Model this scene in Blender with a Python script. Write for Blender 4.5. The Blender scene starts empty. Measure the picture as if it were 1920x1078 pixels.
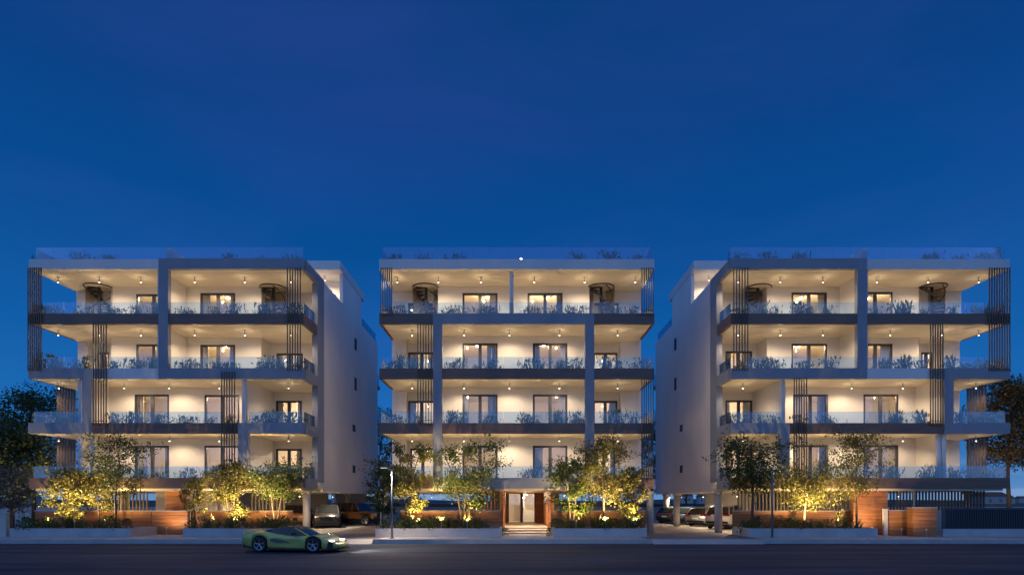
import bpy, bmesh, math, random
from mathutils import Vector
import numpy as np
R = math.radians
sc = bpy.context.scene
COL = sc.collection

# ------------------------------------------------------------------ camera
F_PX, HX, HY, DIST, EYE = 1137.5, 966.0, 938.0, 35.0, 2.2     # focal length in photo pixels, vanishing point, distance to the facades
cam_d = bpy.data.cameras.new('camera'); cam = bpy.data.objects.new('camera', cam_d); COL.objects.link(cam)
cam.location = (0, -DIST, EYE); cam.rotation_euler = (R(90), 0, 0)
cam_d.sensor_width = 36.0; cam_d.lens = 36.0 * F_PX / 1920.0
cam_d.shift_x = (960.0 - HX) / 1920.0; cam_d.shift_y = (HY - 539.0) / 1920.0
cam_d.clip_end = 6000; cam_d.clip_start = 0.1
sc.camera = cam

# ------------------------------------------------------------------ sky
w = bpy.data.worlds.new('World'); sc.world = w; w.use_nodes = True
nt = w.node_tree; nt.nodes.clear()
out = nt.nodes.new('ShaderNodeOutputWorld'); bg = nt.nodes.new('ShaderNodeBackground')
sky = nt.nodes.new('ShaderNodeTexSky'); sky.sky_type = 'NISHITA'; sky.sun_disc = False
sky.sun_elevation = R(-4.0); sky.sun_rotation = R(180); sky.ozone_density = 6.0; sky.air_density = 1.0; sky.dust_density = 0.3
tc = nt.nodes.new('ShaderNodeTexCoord'); sep = nt.nodes.new('ShaderNodeSeparateXYZ')
nt.links.new(tc.outputs['Generated'], sep.inputs[0])
ramp = nt.nodes.new('ShaderNodeValToRGB')
el = ramp.color_ramp.elements
stops = [(0.0, (.13, .29, .56)), (.05, (.04, .18, .47)), (.13, (.008, .140, .43)), (.226, (.0032, .110, .378)), (.365, (.0022, .075, .294)),
         (.43, (.0024, .066, .270)), (.52, (.0034, .053, .234)), (.62, (.0040, .049, .212)), (1.0, (.003, .036, .16))]
el[0].position, el[0].color = stops[0][0], (*stops[0][1], 1); el[1].position, el[1].color = stops[-1][0], (*stops[-1][1], 1)
for p, c in stops[1:-1]:
    e = el.new(p); e.color = (*c, 1)
nt.links.new(sep.outputs[2], ramp.inputs[0])
# thin cloud streaks low over the horizon and a very faint veil higher up
mp = nt.nodes.new('ShaderNodeMapping'); mp.inputs['Scale'].default_value = (3.0, 3.0, 26.0)
nt.links.new(tc.outputs['Generated'], mp.inputs[0])
nz = nt.nodes.new('ShaderNodeTexNoise'); nz.inputs['Scale'].default_value = 2.2; nz.inputs['Detail'].default_value = 5
nt.links.new(mp.outputs[0], nz.inputs['Vector'])
cr = nt.nodes.new('ShaderNodeValToRGB'); cr.color_ramp.elements[0].position = .48; cr.color_ramp.elements[1].position = .68
nt.links.new(nz.outputs[0], cr.inputs[0])
low = nt.nodes.new('ShaderNodeMapRange'); low.inputs[1].default_value = .10; low.inputs[2].default_value = .01
low.inputs[3].default_value = 0.0; low.inputs[4].default_value = .5; low.clamp = True
nt.links.new(sep.outputs[2], low.inputs[0])
mul = nt.nodes.new('ShaderNodeMath'); mul.operation = 'MULTIPLY'
nt.links.new(cr.outputs[0], mul.inputs[0]); nt.links.new(low.outputs[0], mul.inputs[1])
cloud = nt.nodes.new('ShaderNodeMixRGB'); cloud.inputs[2].default_value = (.30, .42, .66, 1)
nt.links.new(mul.outputs[0], cloud.inputs[0]); nt.links.new(ramp.outputs[0], cloud.inputs[1])
addn = nt.nodes.new('ShaderNodeMixRGB'); addn.blend_type = 'ADD'; addn.inputs[0].default_value = .06
nt.links.new(cloud.outputs[0], addn.inputs[1]); nt.links.new(sky.outputs[0], addn.inputs[2])
nv = nt.nodes.new('ShaderNodeTexNoise'); nv.inputs['Scale'].default_value = 1.7; nv.inputs['Detail'].default_value = 4; nv.inputs['Distortion'].default_value = .6
mv = nt.nodes.new('ShaderNodeMapping'); mv.inputs['Scale'].default_value = (1.0, 1.0, 3.2); nt.links.new(tc.outputs['Generated'], mv.inputs[0]); nt.links.new(mv.outputs[0], nv.inputs['Vector'])
rv_ = nt.nodes.new('ShaderNodeValToRGB'); rv_.color_ramp.elements[0].position = .42; rv_.color_ramp.elements[0].color = (0, 0, 0, 1)
rv_.color_ramp.elements[1].position = .75; rv_.color_ramp.elements[1].color = (.009, .0025, .035, 1); nt.links.new(nv.outputs[0], rv_.inputs[0])
veil = nt.nodes.new('ShaderNodeMixRGB'); veil.blend_type = 'ADD'; veil.inputs[0].default_value = 1.0
nt.links.new(addn.outputs[0], veil.inputs[1]); nt.links.new(rv_.outputs[0], veil.inputs[2])
nt.links.new(veil.outputs[0], bg.inputs[0]); bg.inputs[1].default_value = 1.0
nt.links.new(bg.outputs[0], out.inputs[0])

# ------------------------------------------------------------------ afterglow of the set sun, behind the camera
sd = bpy.data.lights.new('sun', 'SUN'); sun = bpy.data.objects.new('sun', sd); COL.objects.link(sun)
sd.energy = 0.85; sd.angle = R(120); sd.color = (.32, .52, 1.0)
sun.rotation_euler = (R(54), 0, R(-4))

sc.view_settings.view_transform = 'Standard'; sc.view_settings.look = 'None'
sc.view_settings.exposure = 0.0; sc.view_settings.gamma = 1.0; sc.view_settings.use_curve_mapping = False
sc.render.engine = 'CYCLES'
cy = sc.cycles
cy.max_bounces = 7; cy.diffuse_bounces = 4; cy.glossy_bounces = 3; cy.transmission_bounces = 4; cy.transparent_max_bounces = 24
cy.sample_clamp_indirect = 4.0; cy.caustics_reflective = False; cy.caustics_refractive = False
cy.use_denoising = True; cy.use_light_tree = True

# ------------------------------------------------------------------ pixel -> place helpers (the depth y comes from what the thing touches)
def rr(y): return (DIST + y) / F_PX
def fx(px, y=0.0): return (px - HX) * rr(y)
def fz(py, y=0.0): return EYE + (HY - py) * rr(y)

# ------------------------------------------------------------------ materials
M = {}
def mat(name, col, rough=.6, metal=0.0, noise=None, bump=0.0, bscale=40.0, spec=.5, coat=0.0, var=0.0, stretch=None):
    m = bpy.data.materials.new(name); m.use_nodes = True; n = m.node_tree; b = n.nodes['Principled BSDF']
    b.inputs['Base Color'].default_value = (*col, 1); b.inputs['Roughness'].default_value = rough
    b.inputs['Metallic'].default_value = metal; b.inputs['Specular IOR Level'].default_value = spec
    if coat: b.inputs['Coat Weight'].default_value = coat; b.inputs['Coat Roughness'].default_value = .05
    src = None
    if noise or bump:
        geo = n.nodes.new('ShaderNodeNewGeometry'); mpn = n.nodes.new('ShaderNodeMapping')
        if stretch: mpn.inputs['Scale'].default_value = stretch
        n.links.new(geo.outputs['Position'], mpn.inputs[0]); src = mpn.outputs[0]
    if noise:                                     # (scale, dark factor, light factor)
        s, lo, hi = noise
        t = n.nodes.new('ShaderNodeTexNoise'); t.inputs['Scale'].default_value = s; t.inputs['Detail'].default_value = 6
        t.inputs['Roughness'].default_value = .65
        n.links.new(src, t.inputs['Vector'])
        r = n.nodes.new('ShaderNodeValToRGB')
        r.color_ramp.elements[0].position = .3; r.color_ramp.elements[1].position = .72
        r.color_ramp.elements[0].color = (*[min(1, c * lo) for c in col], 1); r.color_ramp.elements[1].color = (*[min(1, c * hi) for c in col], 1)
        n.links.new(t.outputs[0], r.inputs[0]); last = r.outputs[0]
        if var:
            oi = n.nodes.new('ShaderNodeObjectInfo'); mr = n.nodes.new('ShaderNodeMapRange')
            mr.inputs[3].default_value = 1 - var; mr.inputs[4].default_value = 1 + var
            n.links.new(oi.outputs['Random'], mr.inputs[0])
            hsv = n.nodes.new('ShaderNodeHueSaturation'); n.links.new(mr.outputs[0], hsv.inputs['Value']); n.links.new(last, hsv.inputs['Color'])
            last = hsv.outputs[0]
        n.links.new(last, b.inputs['Base Color'])
    if bump:
        t2 = n.nodes.new('ShaderNodeTexNoise'); t2.inputs['Scale'].default_value = bscale; t2.inputs['Detail'].default_value = 4
        n.links.new(src, t2.inputs['Vector'])
        bp = n.nodes.new('ShaderNodeBump'); bp.inputs['Strength'].default_value = bump; bp.inputs['Distance'].default_value = .02
        n.links.new(t2.outputs[0], bp.inputs['Height']); n.links.new(bp.outputs[0], b.inputs['Normal'])
    M[name] = m
    return m
def emis(name, col, strength):
    m = bpy.data.materials.new(name); m.use_nodes = True; n = m.node_tree
    b = n.nodes['Principled BSDF']; b.inputs['Base Color'].default_value = (.8, .8, .8, 1)
    b.inputs['Emission Color'].default_value = (*col, 1); b.inputs['Emission Strength'].default_value = strength
    M[name] = m
def glassmat(name, tint, refl, rough=.02):
    m = bpy.data.materials.new(name); m.use_nodes = True; n = m.node_tree; n.nodes.clear()
    o = n.nodes.new('ShaderNodeOutputMaterial'); mx = n.nodes.new('ShaderNodeMixShader')
    tr = n.nodes.new('ShaderNodeBsdfTransparent'); tr.inputs[0].default_value = (*tint, 1)
    gl = n.nodes.new('ShaderNodeBsdfGlossy'); gl.inputs['Roughness'].default_value = rough; gl.inputs[0].default_value = (.95, .97, 1, 1)
    lw = n.nodes.new('ShaderNodeFresnel'); lw.inputs[0].default_value = 1.5
    mr = n.nodes.new('ShaderNodeMapRange'); mr.inputs[3].default_value = refl; mr.inputs[4].default_value = .9
    n.links.new(lw.outputs[0], mr.inputs[0]); n.links.new(mr.outputs[0], mx.inputs[0])
    n.links.new(tr.outputs[0], mx.inputs[1]); n.links.new(gl.outputs[0], mx.inputs[2]); n.links.new(mx.outputs[0], o.inputs[0])
    M[name] = m
def leafmat(name, c1, c2, trans=.35, rough=.45):
    m = bpy.data.materials.new(name); m.use_nodes = True; n = m.node_tree; n.nodes.clear()
    o = n.nodes.new('ShaderNodeOutputMaterial'); mx = n.nodes.new('ShaderNodeMixShader'); mx.inputs[0].default_value = trans
    b = n.nodes.new('ShaderNodeBsdfPrincipled'); b.inputs['Roughness'].default_value = rough; b.inputs['Specular IOR Level'].default_value = .35
    t = n.nodes.new('ShaderNodeBsdfTranslucent')
    geo = n.nodes.new('ShaderNodeNewGeometry'); r = n.nodes.new('ShaderNodeValToRGB')
    r.color_ramp.elements[0].color = (*c1, 1); r.color_ramp.elements[1].color = (*c2, 1)
    n.links.new(geo.outputs['Random Per Island'], r.inputs[0])
    n.links.new(r.outputs[0], b.inputs['Base Color'])
    n.links.new(r.outputs[0], t.inputs[0])
    n.links.new(b.outputs[0], mx.inputs[1]); n.links.new(t.outputs[0], mx.inputs[2]); n.links.new(mx.outputs[0], o.inputs[0])
    M[name] = m

mat('white', (.74, .72, .71), .75, noise=(.55, .93, 1.03), bump=.06, bscale=60)
mat('render_side', (.84, .79, .77), .8, noise=(.35, .90, 1.04), bump=.08, bscale=45, stretch=(1, 1, .45))
mat('soffit', (.90, .80, .62), .75, noise=(.4, .96, 1.03))
mat('inner_wall', (.82, .765, .70), .8, noise=(.6, .95, 1.03))
mat('room', (.76, .70, .64), .85)
mat('tile', (.76, .70, .62), .4, noise=(1.2, .92, 1.05))
mat('frame_grey', (.27, .285, .33), .55, noise=(.7, .9, 1.06))
mat('dark_band', (.165, .105, .082), .5, noise=(1.6, .75, 1.35), bump=.25, bscale=18, stretch=(.35, 1, 7))
mat('slat_brown', (.115, .085, .065), .45, noise=(3, .85, 1.15))
mat('alu', (.05, .05, .065), .42, metal=.2)
mat('steel', (.30, .31, .33), .35, metal=.9)
mat('stair_dark', (.055, .05, .05), .5, metal=.2)
mat('screen', (.60, .48, .34), .45)
mat('wood', (.47, .18, .055), .5, noise=(2.2, .62, 1.28), bump=.3, bscale=14, var=.16, stretch=(.4, .4, 5))
mat('concrete', (.48, .475, .48), .8, noise=(1.1, .82, 1.1), bump=.15, bscale=30)
mat('pale_concrete', (.55, .50, .45), .8, noise=(1.1, .88, 1.08), bump=.1, bscale=30)
mat('soil', (.05, .035, .025), .95, noise=(6, .6, 1.3), bump=.6, bscale=12)
mat('asphalt', (.040, .050, .074), .8, spec=.1, noise=(.8, .45, 1.9), bump=.5, bscale=70, stretch=(.10, 1, 1))
mat('pavement', (.42, .40, .39), .75, noise=(.8, .82, 1.12), bump=.2, bscale=40)
mat('kerb', (.46, .45, .45), .7, noise=(1.4, .8, 1.1))
mat('paver', (.21, .165, .145), .7, noise=(.9, .75, 1.2), bump=.3, bscale=25)
mat('ground', (.09, .085, .07), .95, noise=(.15, .7, 1.3))
mat('gate_blue', (.05, .058, .075), .45, metal=.2)
mat('bark', (.10, .072, .05), .9, noise=(9, .6, 1.4), bump=.5, bscale=30)
mat('lamp_body', (.42, .38, .33), .5)
mat('pole', (.17, .18, .21), .4, metal=.3)
mat('curtain', (.70, .62, .56), .9)
mat('rubber', (.02, .02, .022), .8)
mat('rim', (.42, .44, .50), .28, metal=.85)
mat('car_black', (.012, .012, .014), .3, coat=.6)
mat('car_glass', (.012, .015, .02), .05, spec=.9)
mat('paint_green', (.50, .52, .14), .3, metal=.25, coat=1.0)
mat('paint_grey', (.085, .085, .10), .3, metal=.5, coat=1.0)
mat('paint_brown', (.36, .17, .07), .3, metal=.3, coat=1.0)
mat('paint_white', (.72, .72, .72), .3, coat=1.0)
mat('paint_silver', (.42, .43, .45), .3, metal=.6, coat=1.0)
mat('paint_blue', (.06, .12, .22), .3, metal=.3, coat=1.0)
mat('paint_dark', (.05, .05, .06), .3, metal=.3, coat=1.0)
mat('slot_glass', (.02, .022, .03), .5, spec=.15)
mat('red_lens', (.45, .02, .015), .2, coat=1.0)
mat('clear_lens', (.75, .75, .72), .12, coat=1.0)
mat('roof_tile', (.25, .10, .06), .8); mat('far_wall', (.42, .40, .38), .9)
emis('bulb', (1.0, .84, .6), 5.0); emis('bulb_white', (1.0, .86, .8), 30.0); emis('room_bulb', (1.0, .78, .5), 1.3); emis('garden_bulb', (1.0, .74, .3), 14.0)
emis('head_lens', (1.0, .93, .8), 4.0); emis('street_bulb', (1.0, .85, .6), .9)
glassmat('rail_glass', (.79, .90, .985), .04); glassmat('window_glass', (.93, .95, .97), .06, .0)
leafmat('leaf_green', (.045, .080, .018), (.14, .165, .035)); leafmat('leaf_dark', (.028, .050, .018), (.08, .105, .03), .3)
leafmat('leaf_balcony', (.065, .11, .075), (.17, .23, .16), .3); leafmat('leaf_olive', (.085, .090, .024), (.19, .175, .045))
leafmat('leaf_autumn', (.06, .06, .022), (.22, .13, .035)); leafmat('leaf_grey', (.08, .09, .08), (.16, .17, .15))

# ------------------------------------------------------------------ object helpers
WL = {}
def tag(o, label=None, cat=None, group=None, kind=None):
    if label: o['label'] = label
    if cat: o['category'] = cat
    if group: o['group'] = group
    if kind: o['kind'] = kind
    return o
def thing(name, label, cat, loc, group=None, rotz=0.0):
    o = bpy.data.objects.new(name, None); COL.objects.link(o); o.location = loc; o.rotation_euler = (0, 0, rotz)
    o.empty_display_size = .2; WL[o.name] = Vector(loc)
    return tag(o, label, cat, group)
def link(name, me, parent=None, wloc=(0, 0, 0), rot=None):
    o = bpy.data.objects.new(name, me); COL.objects.link(o)
    if parent is not None:
        o.parent = parent; o.location = Vector(wloc) - WL[parent.name]
    else:
        o.location = wloc
    if rot: o.rotation_euler = rot
    WL[o.name] = Vector(wloc)
    return o
def pyd(name, v, f, m, smooth=False):
    me = bpy.data.meshes.new(name); me.from_pydata([tuple(p) for p in v], [], f); me.update()
    if m: me.materials.append(M[m])
    if smooth:
        for p in me.polygons: p.use_smooth = True
    return me
BF = [(0, 3, 2, 1), (4, 5, 6, 7), (0, 1, 5, 4), (1, 2, 6, 5), (2, 3, 7, 6), (3, 0, 4, 7)]
def bv(x0, x1, y0, y1, z0, z1):
    return [(x0, y0, z0), (x1, y0, z0), (x1, y1, z0), (x0, y1, z0), (x0, y0, z1), (x1, y0, z1), (x1, y1, z1), (x0, y1, z1)]
BC = {}
def boxmesh(dx, dy, dz, m, name='box'):
    k = (round(dx, 3), round(dy, 3), round(dz, 3), m)
    if k not in BC: BC[k] = pyd(name, bv(-dx/2, dx/2, -dy/2, dy/2, -dz/2, dz/2), BF, m)
    return BC[k]
def pbox(name, parent, x0, x1, y0, y1, z0, z1, m, rot=None):
    if x1 < x0: x0, x1 = x1, x0
    return link(name, boxmesh(x1-x0, y1-y0, z1-z0, m, name), parent, ((x0+x1)/2, (y0+y1)/2, (z0+z1)/2), rot)
class MB:
    def __init__(s): s.v = []; s.f = []
    def box(s, *a):
        n = len(s.v); s.v += bv(*a); s.f += [tuple(i+n for i in q) for q in BF]; return s
    def raw(s, v, f):
        n = len(s.v); s.v += [tuple(p) for p in v]; s.f += [tuple(i+n for i in q) for q in f]; return s
    def tube(s, pts, rad, seg=6, cap=True):
        n = len(s.v); pts = [Vector(p) for p in pts]
        for i, p in enumerate(pts):
            d = (pts[min(i+1, len(pts)-1)] - pts[max(i-1, 0)])
            d = d.normalized() if d.length > 1e-9 else Vector((0, 0, 1))
            a = d.cross(Vector((0, 0, 1)) if abs(d.z) < .9 else Vector((1, 0, 0))).normalized(); b = d.cross(a)
            r = rad[i] if isinstance(rad, (list, tuple)) else rad
            for k in range(seg):
                t = 2*math.pi*k/seg
                s.v.append(tuple(p + a*(r*math.cos(t)) + b*(r*math.sin(t))))
        for i in range(len(pts)-1):
            for k in range(seg):
                k2 = (k+1) % seg
                s.f.append((n+i*seg+k, n+i*seg+k2, n+(i+1)*seg+k2, n+(i+1)*seg+k))
        if cap:
            s.f.append(tuple(n+k for k in range(seg))[::-1]); s.f.append(tuple(n+(len(pts)-1)*seg+k for k in range(seg)))
        return s
    def lathe(s, prof, c=(0, 0, 0), seg=16, axis='z'):
        n = len(s.v)
        for (r, h) in prof:
            for k in range(seg):
                t = 2*math.pi*k/seg
                p = (r*math.cos(t), r*math.sin(t), h) if axis == 'z' else (r*math.cos(t), h, r*math.sin(t))
                s.v.append((p[0]+c[0], p[1]+c[1], p[2]+c[2]))
        for i in range(len(prof)-1):
            for k in range(seg):
                k2 = (k+1) % seg
                s.f.append((n+i*seg+k, n+i*seg+k2, n+(i+1)*seg+k2, n+(i+1)*seg+k))
        return s
    def mesh(s, name, m, smooth=False): return pyd(name, s.v, s.f, m, smooth)
    def build(s, name, m, parent=None, wloc=(0, 0, 0), smooth=False, rot=None): return link(name, s.mesh(name, m, smooth), parent, wloc, rot)
def struct(name, me, loc=(0, 0, 0)): return tag(link(name, me, None, loc), kind='structure')
def light(parent, wloc, kind, energy, col, size=None, blend=.3, rad=.05, rot=(0, 0, 0)):
    d = bpy.data.lights.new('light', kind); d.energy = energy; d.color = col
    if kind == 'SPOT': d.spot_size = R(size); d.spot_blend = blend
    d.shadow_soft_size = rad
    o = bpy.data.objects.new('light', d); COL.objects.link(o); o.parent = parent; o.location = Vector(wloc) - WL[parent.name]; o.rotation_euler = rot
    return o

# ================================================================== GROUND
struct('ground', pyd('ground', bv(-1500, 1500, -300, 2500, -.5, -.03), BF, 'ground'))
struct('road', pyd('road', bv(-160, 160, -60, -4.0, -.3, 0), BF, 'asphalt'))
struct('pavement', pyd('pavement', bv(-70, 70, -3.84, 40, -.2, .22), BF, 'pavement'))
# driveways between the blocks: sheets on the pavement, dropped kerbs in front of them
DRV = [(fx(556, -3.9), fx(700, -3.9)), (fx(1222, -3.9), fx(1428, -3.9))]
for a, b in DRV:
    struct('driveway', pyd('driveway', bv(a-.2, b+.2, -3.83, 22, .19, .224), BF, 'paver'))
    struct('driveway_apron', pyd('driveway_apron', [(a, -4.35, .004), (b, -4.35, .004), (b, -3.83, .226), (a, -3.83, .226),
        (a, -4.35, -.1), (b, -4.35, -.1), (b, -3.83, -.1), (a, -3.83, -.1)], [(0, 1, 2, 3), (4, 7, 6, 5), (0, 4, 5, 1), (2, 6, 7, 3), (1, 5, 6, 2), (0, 3, 7, 4)], 'pavement'))
kx = [-70, DRV[0][0], DRV[0][1], DRV[1][0], DRV[1][1], 70]
for i in (0, 2, 4):
    s = struct('kerb', boxmesh(.01, .01, .01, 'kerb'))
    s.data = pyd('kerb', bv(-.01, .01, 0, .01, -.1, -.09), BF, 'kerb')
    x = kx[i]; n = max(1, round((kx[i+1]-x)/1.0)); L = (kx[i+1]-x)/n
    big = [(x + j*L) for j in range(n)]
    km = pyd('kerb_stone', bv(.004, L-.004, -4.0, -3.842, -.1, .228), BF, 'kerb')
    for X in big:
        if abs(X) < 36: link('kerb_stone', km, s, (X, 0, 0))
    tail = MB()
    for X in big:
        if abs(X) >= 36: tail.box(X+.004, X+L-.004, -4.0, -3.842, -.1, .228)
    if tail.v: tag(tail.build('kerb_run', 'kerb', s), kind='stuff')

# ================================================================== BUILDINGS
LV = [2.9, 6.06, 9.21, 12.37, 15.53]
BT = .61
rng = random.Random(5)
WARM = (1.0, .76, .48)
SLOT = {}
def ceiling_light(x, y, z, label, group, e=188, tilt=15, cone=152):
    t = thing('ceiling_light', label, 'ceiling light', (x, y, z-.30), group)
    key = 'cl'
    if key not in SLOT:
        a = MB().tube([(0, 0, .30), (0, 0, .10)], .022, 6); a.lathe([(.0, .10), (.036, .10), (.044, .0), (.036, .0)], seg=10)
        b = MB().lathe([(0.0, -.04), (.028, -.03), (.038, .004), (0, .006)], seg=10)
        SLOT[key] = (a.mesh('housing', 'lamp_body'), b.mesh('bulb', 'bulb', True))
    link('housing', SLOT[key][0], t, (x, y, z-.30)); link('bulb', SLOT[key][1], t, (x, y, z-.30))
    e *= rng.uniform(.85, 1.15)
    light(t, (x, y, z-.37), 'SPOT', e*.72, WARM, cone, .6, .025, (R(tilt), 0, 0))
    light(t, (x, y, z-.40), 'POINT', e*.024, WARM, rad=.025)
def room_lamp(x, y, z, label, group, e=330):
    t = thing('room_lamp', label, 'ceiling lamp', (x, y, z-.16), group)
    if 'rl' not in SLOT:
        SLOT['rl'] = (MB().lathe([(0, .16), (.03, .16), (.03, .05), (.2, .05), (.2, .035), (0, .035)], seg=12).mesh('mount', 'lamp_body'),
                      MB().lathe([(.19, .034), (.17, -.05), (0, -.08)], seg=12).mesh('diffuser', 'room_bulb', True))
    link('mount', SLOT['rl'][0], t, (x, y, z-.16)); link('diffuser', SLOT['rl'][1], t, (x, y, z-.16))
    light(t, (x, y, z-.27), 'POINT', e*rng.uniform(.6, 1.1), (1.0, .73, .45), rad=.06)

def window(p, x0, x1, y, z0, z1):
    """sliding balcony door: dark frame, two panes and the meeting stile"""
    fw = .12
    mb = MB(); mb.box(x0, x0+fw, y, y+.12, z0, z1).box(x1-fw, x1, y, y+.12, z0, z1).box(x0+fw, x1-fw, y, y+.12, z1-fw, z1).box(x0+fw, x1-fw, y, y+.12, z0, z0+fw)
    cx, cz = (x0+x1)/2, z0
    mb.v = [(a-cx, b-y, c-cz) for a, b, c in mb.v]
    wo = mb.build('window', 'alu', p, (cx, y, cz))
    pbox('meeting_stile', wo, cx-.10, cx+.10, y+.012, y+.108, z0+fw, z1-fw, 'alu')
    for a, b in ((x0+fw, cx-.10), (cx+.10, x1-fw)):
        pbox('pane', wo, a+.001, b-.001, y+.05, y+.062, z0+fw+.001, z1-fw-.001, 'window_glass')
    # sheer curtain drawn to one or both sides, hanging inside
    side = rng.choice((-1, 1, 0, 0, 2))
    for s in ((-1, 1) if side == 0 else (side,) if side in (-1, 1) else ()):
        wdt = (x1-x0)*rng.uniform(.14, .3); a = x0+.03 if s < 0 else x1-.03-wdt
        n = 22; v = []; f = []
        for i in range(n+1):
            X = a + wdt*i/n; Y = y+.32+.05*math.sin(i*1.35)+.015*math.sin(i*2.9)
            v += [(X-cx, Y-y, .03), (X-cx, Y-y, z1-z0+.1)]
            if i: f.append((2*i-2, 2*i, 2*i+1, 2*i-1))
        link('curtain', pyd('curtain', v, f, 'curtain', True), wo, (cx, y, cz))

def wall_seg(p, x0, x1, y, z0, z1, wins, m='inner_wall', th=.2):
    mb = MB(); x = x0
    for (a, b, zt) in sorted(wins):
        if a > x+.01: mb.box(x, a, y, y+th, z0, z1)
        mb.box(a, b, y, y+th, zt, z1); x = b
    if x1 > x+.01: mb.box(x, x1, y, y+th, z0, z1)
    mb.build('wall', m, p)
    for (a, b, zt) in wins: window(p, a+.003, b-.003, y+.03, z0+.005, zt-.003)

def slat_row(p, xs, y0, y1, z0, z1, wdt, along='x', name='slat', m='slat_brown'):
    for c in xs:
        if along == 'x': pbox(name, p, c-wdt/2, c+wdt/2, y0, y1, z0, z1, m)
        else: pbox(name, p, y0, y1, c-wdt/2, c+wdt/2, z0, z1, m)

def glass_run(p, a, b, fixed, z0, z1, along='x', maxlen=1.3):
    n = max(1, math.ceil((b-a)/maxlen)); L = (b-a)/n
    for i in range(n):
        u, v = a+i*L+.012, a+(i+1)*L-.012
        if along == 'x': pbox('glass_panel', p, u, v, fixed, fixed+.014, z0, z1, 'rail_glass')
        else: pbox('glass_panel', p, fixed, fixed+.014, u, v, z0, z1, 'rail_glass')
        # slim clamp at each joint
        if along == 'x': pbox('glass_clamp', p, u-.022, u-.002, fixed-.012, fixed+.026, z0-.02, z1*.35+z0*.65, 'steel')

def spiral_stair(p, x, y, z0, z1, flip=1, screen=True):
    n = 15; mb = MB()
    pole = MB().tube([(0, 0, 0), (0, 0, z1-z0)], .09, 10).build('spiral_stair', 'stair_dark', p, (x, y, z0), True)
    hand = []
    for i in range(n):
        t = flip*(i/n*2*math.pi*.92 - 2.2); zz = (z1-z0)*(i+1)/n
        dt = .22; r = .68
        v = []
        for a in (t-dt, t+dt):
            for q in (.07, r):
                for h in (-.045, 0): v.append((q*math.cos(a), q*math.sin(a), zz+h))
        f = [(1, 3, 7, 5), (0, 4, 6, 2), (0, 1, 5, 4), (2, 6, 7, 3), (0, 2, 3, 1), (4, 5, 7, 6)]
        link('tread', pyd('tread', v, f, 'stair_dark'), pole, (x, y, z0))
        hand.append((r*math.cos(t), r*math.sin(t), zz))
    MB().tube([(a, b, c-.08) for a, b, c in hand], .035, 6).build('stringer', 'stair_dark', pole, (x, y, z0), True)
    hr = [(a*1.02, b*1.02, c+.9) for a, b, c in hand if c+.9 < z1-z0-.02]
    if len(hr) > 2: MB().tube(hr, .03, 6).build('handrail', 'stair_dark', pole, (x, y, z0), True)
    v = []; f = []; k = 14                      # curved sheet screen round the back half of the stair
    for i in range(k+1):
        a = (math.pi*(-.02) + math.pi*1.04*i/k)
        for q in (.80, .83):
            for h in (.0, z1-z0-.005): v.append((q*math.cos(a), q*math.sin(a), h))
        if i:
            b = 4*i; f += [(b-4, b, b+1, b-3), (b-2, b-1, b+3, b+2), (b-3, b+1, b+3, b-1)]
    if screen: link('curved_screen', pyd('curved_screen', v, f, 'screen', True), pole, (x, y, z0))
    # ring where the stair passes through the roof slab
    MB().lathe([(.80, 0), (.84, 0), (.84, -.06), (.80, -.06), (.80, 0)], seg=24).build('roof_ring', 'stair_dark', pole, (x, y, z1-.002), True)

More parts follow.
